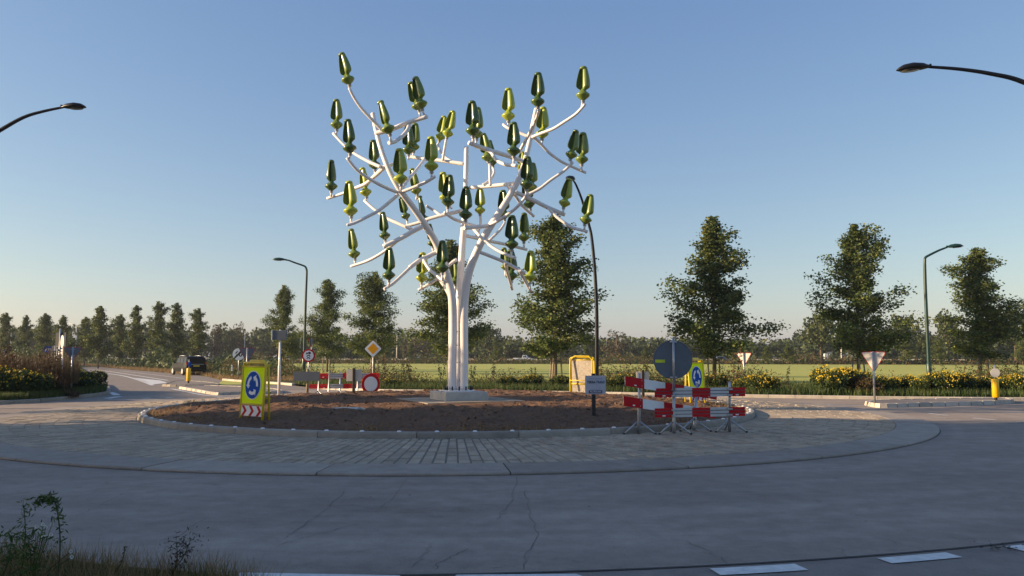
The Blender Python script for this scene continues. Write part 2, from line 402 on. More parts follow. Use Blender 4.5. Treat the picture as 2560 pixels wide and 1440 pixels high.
for pts, wd in (([(190,922),(240,930),(300,938),(340,948),(382,963)], .22), ([(195,921),(260,927),(330,937),(420,951)], .2), ([(430,972),(470,980),(520,989),(600,993),(690,993)], .16),
                ([(272,999),(420,998),(560,995)], .16), ([(272,980),(285,984),(292,988)], .3), ([(268,996),(285,993),(300,991)], .3), ([(355,996),(375,995)], .3), ([(415,994),(432,994)], .3),
                ([(2321,1033),(2345,1036),(2372,1038.5)], .1), ([(2432,1045),(2492,1050)], .1), ([(2540,1054),(2600,1058)], .1), ([(1960,1010),(2120,1013),(2230,1016)], .12),
                ([(300,927),(420,941),(460,946)], .12), ([(640,985),(760,989),(900,992)], .12)):
    lane_mark(line_px(pts, wd))
quad_px([(330,944),(400,951),(420,957),(382,961)], .010, M['white_line'], 'lane_marking', ROADMARK)
# ------------------------------------------------------------------ apron: band slabs, imprinted blocks
apron = link('apron', None, None, kind='structure', loc=(CX, CY, 0))
def arc_prism(sec, a0, a1, n):
    "closed section [(r,z)...] swept over an angle round the origin"
    b = MB(); k = len(sec); vs = []; fs = []
    for i in range(n+1):
        a = a0+(a1-a0)*i/n
        vs += [(r*math.cos(a), r*math.sin(a), z) for r, z in sec]
    for i in range(n):
        for j in range(k): fs.append((i*k+j, i*k+(j+1)%k, (i+1)*k+(j+1)%k, (i+1)*k+j))
    fs.append(tuple(range(k))[::-1]); fs.append(tuple(n*k+j for j in range(k)))
    return b.add(vs, fs)
nb = 29; da = 2*PI/nb; g = .012/RA
me = arc_prism([(RB+.012,-.02),(RA,-.02),(RA,.030),(RA-.02,.045),(RB+.012,.062)], g, da-g, 10).mesh('concrete_slab', M['band'])
OFFB = angpx(1275,1187)
for i in range(nb): link('concrete_slab', me, apron, rotz=OFFB+i*da, loc=(0,0,random.uniform(-.004,.004)))
b = MB(); bb = annulus(RI-.3, RB+.02, .0975, .049, c=(0,0)); bb.obj('mortar_bed', M['mortar'], apron)
def zap(r): return .062 + (RB-r)/(RB-RI)*.045
rows = 11; r_in = RI+.05; cols_n = 376; dca = 2*PI/cols_n; blk = []
rl = (RB-r_in)/rows
def block_v(i, a, jit):
    r0 = r_in+i*rl+.003; r1 = r_in+(i+1)*rl-.002; h = dca/2-.006/((r0+r1)/2)
    z0, z1 = zap(r0)+jit, zap(r1)+jit; bv = .012
    be = .004; bv = .014; top = [((r0+be), -h+bv/r0, z0), ((r1-be), -h+bv/r1, z1), ((r1-be), h-bv/r1, z1), ((r0+be), h-bv/r0, z0)]
    bot = [(r0, -h, z0-.028), (r1, -h, z1-.028), (r1, h, z1-.028), (r0, h, z0-.028)]
    return [(r*math.cos(a+t), r*math.sin(a+t), z) for r, t, z in top+bot]
BF = [(0,1,2,3),(4,5,1,0),(5,6,2,1),(6,7,3,2),(7,4,0,3)]
rowmesh = []
for i in range(rows):
    q = MB(); q.add(block_v(i, 0, 0), BF); rowmesh.append(q.mesh('block', M['cobble']))
cand = []
camv = Vector((0,0))
for c in range(cols_n):
    for i in range(rows):
        a = (c + (.5 if i % 2 and not (-2.4 < (c/cols_n*2*PI) % (2*PI) - 2*PI < -.9) else 0))*dca
        r = r_in+(i+.5)*rl; x = CX+r*math.cos(a); y = CY+r*math.sin(a)
        ok = y > 1 and abs(x/y) < .64
        cand.append((y if ok else 1e3+y, c, i, a))
cand.sort(); part = set((c, i) for _, c, i, _ in cand[:298]); rest = MB()
for _, c, i, a in cand:
    jit = random.uniform(-.008, .008)
    if (c, i) in part: link('block', rowmesh[i], apron, rotz=a, loc=(0,0,jit))
    else: rest.add(block_v(i, a, jit), BF)
rest.obj('block_rows', M['cobble'], apron, kind='stuff')
# kerb of the island
kerb = link('kerb', None, None, kind='structure', loc=(CX, CY, 0))
nk = 27; dk = 2*PI/nk; g = .007/RI
me = arc_prism([(RI-.2,.03),(RI+.02,.03),(RI+.0,.19),(RI-.02,.222),(RI-.17,.228),(RI-.2,.215)], g, dk-g, 8).mesh('kerb_stone', M['kerb'])
for i in range(nk): link('kerb_stone', me, kerb, rotz=angpx(895,1085)+i*dk)
q = MB(); q.lathe([(.045,0),(.045,.010),(.033,.022),(.010,.026)], 10); me = q.mesh('reflector_stud', M['white'])
for i in range(72):
    a = i*2*PI/72+.03
    if random.random() < .93: link('reflector_stud', me, kerb, loc=((RI-.1)*math.cos(a), (RI-.1)*math.sin(a), .224))
# soil mound
def soil_z(x, y):
    r = math.hypot(x-CX, y-CY); t = max(0, 1-r/RI)
    base = .17 + .20*min(1, t*2.6)**.8
    n1 = noise.noise(Vector((x*.55, y*.55, 3)))*.07 + noise.noise(Vector((x*1.9, y*1.9, 7)))*.065 + noise.noise(Vector((x*5.3, y*5.3, 1)))*.045+noise.noise(Vector((x*12, y*12, 5)))*.024
    dpl = math.hypot(x+1.6, y-24.7); k = min(1, max(0, (dpl-1.6)/1.8))
    rr = .10*math.exp(-((r-6.6)/.9)**2)*max(0, (y-CY)/RI)
    return base + (n1+rr)*k*min(1, (RI-r)*1.5+.2)
def soil():
    n = 260; rr = RI-.17; vs = []; idx = {}; fs = []
    for j in range(n+1):
        for i in range(n+1):
            x = -rr+2*rr*i/n; y = -rr+2*rr*j/n; r = math.hypot(x, y)
            if r > rr+2*rr/n*.75: continue
            if r > rr: x, y = x*rr/r, y*rr/r
            idx[(i,j)] = len(vs); vs.append((CX+x, CY+y, soil_z(CX+x, CY+y)))
    for j in range(n):
        for i in range(n):
            k = [(i,j),(i+1,j),(i+1,j+1),(i,j+1)]
            if all(t in idx for t in k): fs.append(tuple(idx[t] for t in k))
    b = MB(); b.smooth = True; b.add(vs, fs); return b.obj('ground', M['soil'], kind='structure')
soil()
# clods on the soil
def clods(n=4200):
    V = []
    for _ in range(n):
        a = random.uniform(0, 2*PI); r = (RI-.3)*math.sqrt(random.random()); x, y = CX+r*math.cos(a), CY+r*math.sin(a)
        if math.hypot(x+1.6, y-24.7) < 2.6: continue
        s = random.choice((.012,.018,.026,.05))*random.uniform(.7,1.3); z = soil_z(x, y)+s*.3
        p = [Vector((x, y, z)) + Vector((random.uniform(-1,1), random.uniform(-1,1), random.uniform(-.5,.9)))*s for _ in range(4)]
        for t in ((0,1,2),(0,3,1),(1,3,2),(2,3,0)): V.append([p[k] for k in t])
    return np.array([[list(v) for v in t] for t in V])
link('soil_clods', np_mesh('soil_clods', clods(), 3, M['soil']), kind='stuff', label='loose brown soil clods strewn over the central island', cat='soil')

# ------------------------------------------------------------------ kerbs along the far verge
def kerb_line(pts, name, mat, seg=1.0, w=.16, h=.13):
    root = link(name, None, None, kind='structure')
    L = [0]
    for i in range(1, len(pts)): L.append(L[-1]+(pts[i]-pts[i-1]).length)
    def at(s):
        for i in range(1, len(pts)):
            if L[i] >= s or i == len(pts)-1:
                t = (s-L[i-1])/(L[i]-L[i-1]+1e-9); return pts[i-1].lerp(pts[i], min(1, t))
    s = 0
    while s < L[-1]-.2:
        a, b_ = at(s), at(min(s+seg, L[-1])); d = (b_-a); ln = d.length-.012
        q = MB(); hw = w/2
        q.prism([(-hw,-.05),(hw,-.05),(hw,h-.02),(hw-.02,h),(-hw+.03,h),(-hw,h-.04)], -ln/2, ln/2)
        o = q.obj('kerb_stone', mat, root); o.location = ((a.x+b_.x)/2, (a.y+b_.y)/2, 0); o.rotation_euler = (0, 0, math.atan2(d.y, d.x)-PI/2)
        s += seg
    return root
def sub_px(i0, i1): return FARK[i0*4:i1*4+1]
kerb_line(sub_px(5, 7), 'kerb', M['kerb_light'], 1.5, .25)
kerb_line(sub_px(8, 18), 'kerb', M['kerb_light'], 1.0, .2)
# verges (ground sheets a kerb above the road)
back = [(x+ (0), y+9.5) for x, y in FARK2[32:]]
def verge_poly():
    a = FARK2[20:]; out = []
    for (x, y) in a: out.append((x, y+.05))
    return ccw(out + [(a[-1][0]+10, a[-1][1]+12)] + [(x, max(y+7.5, 46)) for x, y in a[::-1]])
sheet('verge', verge_poly(), .09, M['verge'], kind='structure')
LV_PX = [(-700,1045),(-200,1022),(0,1011),(100,1005.5),(200,995),(255,988),(271,980),(262,966),(240,950),(215,928),(192,914)]
LV = smooth_poly([G(x, y) for x, y in LV_PX], 4)
lvp = [(p.x, p.y) for p in LV] + [(-75, LV[-1].y), (-75, LV[0].y)]
sheet('verge', ccw(lvp), .09, M['verge'], kind='structure')
kerb_line(LV[4:30], 'kerb', M['kerb'], 1.0, .2)
# field
fld = [G(600,945), G(640,930), G(700,921), G(760,912), G(2900,912), G(2900,960)]
fp = [(-17,47.5),(-27,80),(-40,112),(-50,172),(150,172),(150,45),(40,44),(20,45),(0,46.2)]
sheet('field', ccw(fp), 0.012, M['field'], kind='structure')
# near verge at the bottom left corner
nv = [tuple(G(x, y))[:2] for x, y in ((-120,1385),(60,1400),(300,1424),(560,1448),(760,1500))]
nvp = nv + [(-1.2,3.0),(-9,3.0),(-9,nv[0][1])]
sheet('verge', ccw(nvp), .03, M['verge'], kind='structure')
# paving round the plinth
q = MB()
u = Vector((math.cos(R(25)), math.sin(R(25)), 0)); v = Vector((-u.y, u.x, 0)); PC = Vector((-1.594, 24.70, 0))
def rot_sq(c, s, n=(1,1)): return [tuple((c+u*a*s*n[0]+v*b_*s*n[1]))[:2] for a, b_ in ((-1,-1),(1,-1),(1,1),(-1,1))]
pv = link('paving', None, None, kind='structure')
for i in range(-3, 3):
    for j in range(-3, 3):
        c = PC + u*(i+.5)*.50 + v*(j+.5)*.50
        q = MB(); q.slab(rot_sq(c, .244), .20, .385+random.uniform(-.004,.004)); q.obj('paving_slab', M['paving'], pv)

# ------------------------------------------------------------------ wind tree
q = MB(); q.box((0,0,.115), (1.35,1.35,.25), bev=.012)
pl = q.obj('plinth', M['plinth'], label='pale square concrete block carrying the white wind tree', cat='plinth', loc=(PC.x, PC.y, .385-.0), rotz=R(25))
ZT = .385+.24
WT = thing('wind_tree', 'tall white steel wind turbine tree with green leaf-shaped rotors on the central island', 'wind turbine', (PC.x, PC.y, ZT))
q = MB(); q.lathe([(.47,0),(.47,.03),(.45,.04),(.2,.04)], 32, (PC.x, PC.y, ZT)); q.obj('base_flange', M['white_steel'], WT, True)
q = MB()
q.lathe([(.022,0),(.022,.10),(.015,.115)], 8); boltm = q.mesh('anchor_bolt', M['black'])
for i in range(12):
    a = i*PI/6+.1; link('anchor_bolt', boltm, WT, loc=(.40*math.cos(a), .40*math.sin(a), .04))
def path(pts):  # (px,py,d)
    return smooth_poly([P(*p) for p in pts], 4)
def trunk(pts, radii, base):
    pp = [Vector(base)] + [P(*p) for p in pts]
    sp = smooth_poly(pp, 5); rr = []
    for i in range(len(sp)):
        t = i/5; k = min(int(t), len(radii)-2); rr.append(radii[k]+(radii[k+1]-radii[k])*(t-k))
    q = MB(); q.tube(sp, rr, 18); return q.obj('trunk', M['white_steel'], WT, True)
def bx(px, d): return ((px-1280)/F*d, d, ZT+.03)
trunk([(1131,900,24.62),(1132,800,24.62),(1130,745,24.55),(1121,700,24.5),(1105,645,24.3),(1086,600,24.1),(1060,558,23.8),(1030,515,23.5),(1005,482,23.2),(985,450,23.1),(968,415,23.1),(955,380,23.2),(945,345,23.3),(937,310,23.4),(932,284,23.5)],
      [.128,.128,.126,.122,.118,.112,.105,.098,.092,.086,.08,.075,.072,.07,.068,.066,.066], bx(1130.5,24.62))
trunk([(1146.5,900,25.0),(1147,800,25.0),(1149,740,25.0),(1152,680,25.0),(1155,630,25.05),(1159,575,25.1),(1163,520,25.3),(1164.5,460,25.5),(1165.5,411,25.6),(1166,368,25.7)],
      [.125,.125,.12,.115,.11,.105,.10,.085,.078,.075,.072,.072], bx(1147,25.0))
trunk([(1160,900,24.6),(1159.5,800,24.6),(1162,745,24.6),(1170,690,24.55),(1185,645,24.5),(1205,602,24.4),(1230,560,24.4),(1255,521,24.4),(1281,478,24.5),(1301,438,24.6),(1313,400,24.7),(1323,360,24.8),(1333,310,24.9),(1341,272,25.0)],
      [.130,.130,.128,.126,.122,.118,.112,.106,.10,.094,.088,.082,.078,.075,.072,.070], bx(1160,24.6))
q = MB(); q.lathe([(.016,0),(.016,.02),(.008,.03)], 8, rot=Matrix.Rotation(PI/2,3,'Y')); tb = q.mesh('bolt', M['galv'])
for py in (829, 863, 906, 950):
    for px, sg in ((1120,-1),(1142,1),(1149,-1),(1170.5,1)):
        pz = P(px, py, 24.6); o = link('bolt', tb, WT, loc=(pz.x-PC.x, pz.y-PC.y, pz.z-ZT)); o.rotation_euler = (0, 0, 0 if sg > 0 else PI)
def branch(pts, d0, d1, r0=.052, r1=.043):
    n = len(pts); sp = smooth_poly([P(x, y, d0+(d1-d0)*i/(n-1)) for i, (x, y) in enumerate(pts)], 4)
    q = MB(); q.tube(sp, [r0+(r1-r0)*i/(len(sp)-1) for i in range(len(sp))], 12); return q.obj('branch', M['white_steel'], WT, True)
BR = [
 ([(955,325),(938,307),(924,293),(902,269),(885,244),(873,220)], 23.0, 22.6),
 ([(953,418),(930,408),(907,396),(884,382),(860,362),(833,333)], 23.1, 24.0),
 ([(996,482),(960,467),(925,448),(892,424),(867,394)], 23.1, 22.4),
 ([(939,334),(965,327),(987,320),(1022,306),(1069,291)], 23.3, 22.8, .075, .062),
 ([(1023,308),(1019,324),(1004,342),(987,354),(972,357)], 23.0, 22.2, .06, .055),
 ([(1165,411),(1107,402),(1062,397),(1020,391)], 25.6, 26.6, .065, .055),
 ([(1129,403),(1116,396),(1102,380),(1094,360)], 25.8, 26.8, .045, .04),
 ([(1107,402),(1111,376),(1115.5,349)], 25.8, 25.6, .045, .042),
 ([(1062,397),(1045,420),(1020,450),(1000,480)], 26.2, 23.3, .05, .05),
 ([(1005,480),(1036,468),(1067,454),(1088,441)], 23.1, 22.6),
 ([(960,418),(950,428),(937,440),(915,459),(887,471),(859,483),(818,496)], 23.2, 25.2, .07, .045),
 ([(990,408),(956,419)], 23.4, 23.1, .05, .05),
 ([(997,485),(970,508),(946,527),(918,542),(887,557),(867,563)], 23.1, 22.8),
 ([(1036,576),(994,558),(965,544),(932,520),(911,501)], 23.7, 24.6),
 ([(1056,566),(1036,576),(1001,596),(958,617)], 23.8, 23.5, .075, .065),
 ([(1001,596),(989,605),(963,627),(932,646),(906,657),(877,666)], 23.6, 24.6),
 ([(1093,629),(1070,641),(1050,650),(1024,669)], 24.3, 23.9, .072, .065),
 ([(1027,667),(1003,690),(982,709),(960,723)], 23.9, 23.4),
 ([(1142,649),(1121,664),(1095,695),(1067,714),(1046,725)], 25.0, 25.2, .06, .045),
 ([(1058,648),(1062,656),(1076,676),(1093,690),(1112,705)], 24.1, 23.2),
 ([(1124,740),(1108,712),(1095,696),(1080,680)], 24.6, 24.9, .045, .04),
 ([(1160,526),(1149,528),(1102,539),(1070,548),(1043,558),(1012,566)], 25.3, 26.0, .062, .055),
 ([(1102,539),(1085,526),(1067,515)], 25.7, 26.4, .045, .04),
 ([(1193,566),(1185,564),(1157,556),(1132,546),(1110,531)], 24.7, 23.8),
 ([(1180,568),(1185,573),(1202,592),(1230,617),(1260,634),(1289,645)], 24.5, 23.2),
 ([(1226,563),(1197,567),(1160,570)], 24.4, 23.6, .062, .06),
 ([(1224,562),(1245,552),(1270,535),(1295,515),(1321,482)], 24.3, 23.6),
 ([(1164,589),(1195,596),(1230,604),(1265,611),(1317,624)], 25.1, 26.6, .055, .05),
 ([(1222,602),(1250,575),(1262,557)], 25.6, 26.0, .045, .04),
 ([(1190,590),(1195,582),(1201,560),(1201,540)], 25.4, 25.4, .042, .042),
 ([(1176,469),(1227,465),(1285,459)], 25.5, 24.6, .062, .06),
 ([(1226,464),(1225,437),(1224,408)], 25.0, 25.0, .045, .042),
 ([(1207,462),(1225,450),(1235,432),(1232,419)], 25.1, 25.6, .04, .04),
 ([(1268,463),(1290,492),(1307,516),(1335,541)], 24.6, 25.4, .05, .045),
 ([(1287,480),(1315,492),(1340,504),(1370,519),(1412,537)], 24.4, 24.8, .068, .062),
 ([(1371,519),(1385,536),(1405,552),(1432,569),(1469,579)], 24.6, 24.2, .05, .045),
 ([(1199,630),(1230,642),(1265,657),(1312,682)], 24.5, 24.9, .055, .05),
 ([(1299,675),(1307,692),(1327,728)], 24.8, 25.8),
 ([(1263,655),(1268,680),(1274,700),(1280,723)], 24.7, 27.0, .05, .045),
 ([(1300,380),(1303,371),(1325,331),(1339,300),(1348,274)], 24.7, 23.0),
 ([(1330,343),(1354,333),(1383,322),(1412,304),(1441,284),(1463,260)], 24.8, 23.5),
 ([(1332,345),(1303,334),(1270,320),(1258,311)], 24.8, 25.2),
 ([(1330,338),(1338,346),(1354,362),(1372,381),(1394,398),(1417,411),(1465,432)], 24.8, 25.6),
 ([(1305,492),(1325,484),(1350,471),(1377,450),(1410,427),(1433,405)], 24.5, 24.2),
 ([(1309,404),(1274,391),(1228,377),(1172,357)], 24.7, 23.2, .07, .062),
 ([(1190,366),(1225,378),(1239,398),(1257,409),(1274,413),(1292,414)], 23.7, 22.7, .055, .05),
]
for b_ in BR: branch(*b_)
# rotor meshes (unit height)
def shell(side):
    prof = [(.272,.075),(.295,.082),(.33,.115),(.365,.172),(.40,.193),(.45,.200),(.53,.194),(.62,.181),(.72,.162),(.82,.138),(.90,.115),(.935,.100)]
    q = MB(); n = 12; th = .010; e = .022; m = n+1; dp = 1.05
    def ring_pts(w_, rr, z):
        a = (w_+e)/2 - rr*th; cx = (w_-e)/2
        return [((cx+a*math.cos(PI+PI*k/n))*side, a*math.sin(PI+PI*k/n)*side*dp, z) for k in range(m)]
    for rr in (0, 1):
        vs = []; fs = []
        for z, w_ in prof: vs += ring_pts(w_, rr, z)
        for i in range(len(prof)-1):
            for k in range(n):
                o = i*m+k; fs.append((o, o+1, o+m+1, o+m) if rr == 0 else (o, o+m, o+m+1, o+1))
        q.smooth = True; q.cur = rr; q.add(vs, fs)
    q.smooth = False; q.cur = 0
    for i in range(len(prof)-1):
        a0, a1 = ring_pts(prof[i][1], 0, prof[i][0]), ring_pts(prof[i][1], 1, prof[i][0]); b0, b1 = ring_pts(prof[i+1][1], 0, prof[i+1][0]), ring_pts(prof[i+1][1], 1, prof[i+1][0])
        for k in (0, n): q.add([a0[k], a1[k], b1[k], b0[k]], [(0,1,2,3)])
    for i in (0, len(prof)-1):
        a0, a1 = ring_pts(prof[i][1], 0, prof[i][0]), ring_pts(prof[i][1], 1, prof[i][0])
        for k in range(n): q.add([a0[k], a0[k+1], a1[k+1], a1[k]], [(0,1,2,3)])
    return q
def hub():
    q = MB(); q.lathe([(.02,0),(.05,.012),(.10,.055),(.155,.10),(.190,.138),(.198,.165),(.187,.192),(.148,.225),(.105,.255),(.075,.30),(.05,.34)], 18); return q
def capm():
    q = MB(); q.lathe([(.108,.915),(.106,.94),(.092,.968),(.06,.988),(.02,.996)], 14, rot=Matrix.Diagonal((1,.85,1))); return q
TMESH = {}
for k, m in TM.items():
    sa = shell(1); sb = shell(-1)
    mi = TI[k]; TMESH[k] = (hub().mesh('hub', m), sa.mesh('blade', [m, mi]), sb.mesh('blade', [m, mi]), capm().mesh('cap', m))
q = MB(); q.lathe([(.055,-.055),(.055,-.035),(.03,-.03),(.03,-.02),(.065,-.018),(.065,-.006),(.03,-.004),(.03,.02)], 12); collar = q.mesh('collar', M['galv'])
# (top x,y, bottom x,y, stem x,y, shade, depth, turn)
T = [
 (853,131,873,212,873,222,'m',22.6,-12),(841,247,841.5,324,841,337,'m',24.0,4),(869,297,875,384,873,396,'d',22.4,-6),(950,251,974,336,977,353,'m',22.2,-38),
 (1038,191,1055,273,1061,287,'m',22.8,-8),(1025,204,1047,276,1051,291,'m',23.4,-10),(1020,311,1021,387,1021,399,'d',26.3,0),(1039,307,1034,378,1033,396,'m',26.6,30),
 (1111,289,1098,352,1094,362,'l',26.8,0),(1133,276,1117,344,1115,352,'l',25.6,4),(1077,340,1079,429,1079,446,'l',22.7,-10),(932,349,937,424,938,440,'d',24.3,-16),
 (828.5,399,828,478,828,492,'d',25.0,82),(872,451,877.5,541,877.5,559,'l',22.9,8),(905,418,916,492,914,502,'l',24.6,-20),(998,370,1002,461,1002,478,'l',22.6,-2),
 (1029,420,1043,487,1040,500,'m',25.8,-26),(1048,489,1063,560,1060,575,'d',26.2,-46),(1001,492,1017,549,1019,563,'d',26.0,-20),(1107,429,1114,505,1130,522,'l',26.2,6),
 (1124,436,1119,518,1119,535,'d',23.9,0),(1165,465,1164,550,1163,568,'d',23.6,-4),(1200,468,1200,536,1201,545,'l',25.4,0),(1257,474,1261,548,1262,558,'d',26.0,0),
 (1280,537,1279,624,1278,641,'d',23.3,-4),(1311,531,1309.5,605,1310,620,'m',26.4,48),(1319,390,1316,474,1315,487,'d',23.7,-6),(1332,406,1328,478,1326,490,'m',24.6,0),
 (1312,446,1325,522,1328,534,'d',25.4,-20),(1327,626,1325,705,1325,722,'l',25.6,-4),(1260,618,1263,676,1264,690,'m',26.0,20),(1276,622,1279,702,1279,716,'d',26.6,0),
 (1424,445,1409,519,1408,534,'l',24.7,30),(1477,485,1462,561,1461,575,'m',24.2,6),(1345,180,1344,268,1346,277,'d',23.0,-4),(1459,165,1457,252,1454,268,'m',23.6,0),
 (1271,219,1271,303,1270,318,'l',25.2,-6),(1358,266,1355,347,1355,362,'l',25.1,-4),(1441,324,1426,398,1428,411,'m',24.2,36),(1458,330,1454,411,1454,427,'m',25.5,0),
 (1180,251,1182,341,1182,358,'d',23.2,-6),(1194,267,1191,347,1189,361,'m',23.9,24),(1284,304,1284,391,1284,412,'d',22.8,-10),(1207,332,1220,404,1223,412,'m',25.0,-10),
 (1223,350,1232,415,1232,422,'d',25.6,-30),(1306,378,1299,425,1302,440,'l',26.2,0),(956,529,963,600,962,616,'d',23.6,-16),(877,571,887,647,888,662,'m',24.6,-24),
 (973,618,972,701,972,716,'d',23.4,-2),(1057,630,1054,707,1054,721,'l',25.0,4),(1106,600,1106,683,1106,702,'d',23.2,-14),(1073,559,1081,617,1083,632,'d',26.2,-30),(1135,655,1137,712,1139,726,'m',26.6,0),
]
for tx, ty, bx_, by_, sx, sy, sh, d, turn in T:
    pt, pb, ps = P(tx, ty, d), P(bx_, by_, d), P(sx, sy, d)
    ax = pt-pb; L = ax.length; z = ax.normalized(); x = Vector((1,0,0)); x = (x - z*x.dot(z)).normalized(); y = z.cross(x)
    mt = Matrix((x, y, z)).transposed().to_4x4() @ Matrix.Rotation(R(turn+random.uniform(-6,6)-9), 4, 'Z') @ Matrix.Diagonal((L*1.0, L*1.0, L, 1))
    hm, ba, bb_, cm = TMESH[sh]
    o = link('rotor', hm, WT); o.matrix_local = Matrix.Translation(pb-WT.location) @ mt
    for nm, me in (('blade', ba), ('blade', bb_), ('cap', cm), ('collar', collar)): link(nm, me, o)
    q = MB(); q.tube([pb-z*.02, ps-Vector((0,0,.0))], .032, 10); q.obj('stub_pipe', M['white_steel'], WT, True)

# litter and dry leaves on the paving
def litter():
    rg = np.random.default_rng(9); pts = []
    for k in range(70):
        a = rg.uniform(PI, 2*PI); r = rg.uniform(RI+.1, RO+1); pts.append((CX+r*math.cos(a), CY+r*math.sin(a), .11 if r < RB else (.065 if r < RA else .012)))
    for k in range(60): p = G(2505+rg.normal()*26, 1372+rg.normal()*5); pts.append((p.x, p.y, .012))
    for k in range(160):
        a = rg.uniform(PI*1.0, 2.1*PI); r = RI+.03+abs(rg.normal())*.05; pts.append((CX+r*math.cos(a), CY+r*math.sin(a), .115))
    V = leaves(np.array(pts)+np.array([0,0,.006]), .035, rg); V[:,:,2] = V[:,:,2]*.2+np.array(pts)[:,2][:,None]*.8+.004
    return np_mesh('leaf_litter', V, 4, M['seed'])
# ------------------------------------------------------------------ signs
def circ(r, n=40, cx=0, cz=0): return [(cx+r*math.cos(2*PI*k/n), cz+r*math.sin(2*PI*k/n)) for k in range(n)]
def plate(poly, y0, y1, mat, name, parent, z=0, **kw):
    q = MB(); q.prism(poly, y0, y1, (0,0,z)); return q.obj(name, mat, parent, **kw)
def arc_arrow(a0, a1, r, w_):
    "arrow along an arc, head at a1 (degrees)"
    s = 1 if a1 > a0 else -1; hd = 26*s; n = 8; pts = []
    aa = [a0+(a1-hd-a0)*k/n for k in range(n+1)]
    out = [((r+w_/2)*math.cos(R(a)), (r+w_/2)*math.sin(R(a))) for a in aa]
    inn = [((r-w_/2)*math.cos(R(a)), (r-w_/2)*math.sin(R(a))) for a in aa[::-1]]
    h = a1-hd
    head = [((r+w_*1.15)*math.cos(R(h)), (r+w_*1.15)*math.sin(R(h))), (r*math.cos(R(a1)), r*math.sin(R(a1))), ((r-w_*1.15)*math.cos(R(h)), (r-w_*1.15)*math.sin(R(h)))]
    return out+head+inn
def a_frame(px, py, z, yaw, label, back=False):
    loc = G(px, py, z)
    t = thing('a_frame_sign', label, 'roadworks sign', (loc.x, loc.y, loc.z), yaw, 'yellow A-frame roundabout signs')
    W = .46; H = 1.36; rt = .028; lean = .08
    def yy(zz): return -lean*(1-zz/H)
    fr = [(-W,yy(0),-.05),(-W,yy(.6),.6),(-W,yy(1.28),1.28),(-W+.02,yy(1.33),1.335),(-W+.07,yy(H),H),(W-.07,yy(H),H),(W-.02,yy(1.33),1.335),(W,yy(1.28),1.28),(W,yy(.6),.6),(W,yy(0),-.05)]
    q = MB(); q.tube(fr, rt, 10); q.tube([(-W,yy(.42),.42),(W,yy(.42),.42)], .02, 8); q.tube([(-W,yy(1.27),1.27),(W,yy(1.27),1.27)], .02, 8); q.obj('front_frame', M['yellow_tube'], t)
    fb = [(-W*.93, .13, -.05), (-W*.93, .08, 1.25), (-W*.6, .06, H+.045), (W*.6, .06, H+.045), (W*.93, .08, 1.25), (W*.93, .13, -.05)]
    q = MB(); q.tube(fb, rt*.85, 10); q.tube([(-W*.93,.145,.55),(W*.93,.145,.55)], .015, 8); q.obj('rear_frame', M['yellow_tube'], t)
    rx = Matrix.Rotation(-math.atan2(lean, H), 3, 'X')
    def lp(poly, off, th, mat, name, cz, par): 
        q = MB(); c = Vector((0, yy(cz), cz)) + rx @ Vector((0, -off, 0)); q.prism(poly, -th/2, th/2, c, rx); return q.obj(name, mat, par)
    bkm = M['sign_back_pale'] if back else M['fluo']
    pn = lp([(-W+.03,-.41),(W-.03,-.41),(W-.03,.41),(-W+.03,.41)], 0, .012, M['fluo'] if not back else M['panelback'], 'panel', .85, t)
    if back:
        lp([(-W+.03,-.41),(W-.03,-.41),(W-.03,.41),(-W+.03,.41)], .009, .003, M['fluo'], 'face_print', .85, pn)
    cz = .85
    lp(circ(.325, 48), .014, .004, M['white'], 'white_ring', cz, pn)
    lp(circ(.305, 48), .018, .004, M['blue'], 'blue_disc', cz, pn)
    for a0, a1 in ((112,205),(232,325),(352,445)):
        q = MB(); c = Vector((0, yy(cz), cz)) + rx @ Vector((0, -.0225, 0)); q.prism(arc_arrow(a0, a1, .185, .072), -.002, .002, c, rx); q.obj('arrow', M['white'], pn)
    lo = lp([(-W+.03,-.115),(W-.03,-.115),(W-.03,.115),(-W+.03,.115)], 0, .012, M['white'] if not back else M['panelback'], 'chevron_board', .27, t)
    for k in range(3):
        x0 = -.40+k*.30; s = .10
        q = MB(); c = Vector((0, yy(.27), .27)) + rx @ Vector((0, -.009, 0))
        q.prism([(x0,-.112),(x0+s,-.112),(x0+s+.11,0),(x0+s,.112),(x0,.112),(x0+.11,0)], -.002, .002, c, rx); q.obj('chevron', M['red'], lo)
    for sx in (-1,1):
        q = MB(); q.box((sx*W*.95,.05,1.30),(.05,.12,.06), bev=.01); q.obj('hinge', M['yellow_tube'], t)
    return t
def panelback():
    m, nt, b = newmat('panel_back_leaf_shadow'); co = objco(nt, world=False)
    f = noise_n(nt, co, 3.2, 6, .62, 1.6); g2 = noise_n(nt, objco(nt, (6,6,1), False), 4, 3)
    col = ramp(nt, f, [(.40,(.46,.40,.32)), (.47,(.25,.21,.165)), (.52,(.47,.41,.33)), (.62,(.36,.31,.25))]).outputs[0]  # dark mottling paints in the leaf shadows falling on the board
    nt.links.new(mixc(nt, .25, col, ramp(nt, g2, [(.3,(.38,.33,.26)),(.7,(.56,.50,.42))]).outputs[0]), b.inputs['Base Color']); b.inputs['Roughness'].default_value = .6; return m
M['panelback'] = panelback()
a_frame(634, 1057, .17, R(-41), 'yellow A-frame with blue roundabout arrows and red chevrons, alone on the soil at left')
a_frame(1740, 1014, .2, R(50), 'yellow A-frame with blue roundabout arrows, half hidden behind the grey disc')
a_frame(1456, 990, .26, R(180-28), 'yellow-framed A-frame sign showing its beige back beside the black lamp post', back=True)
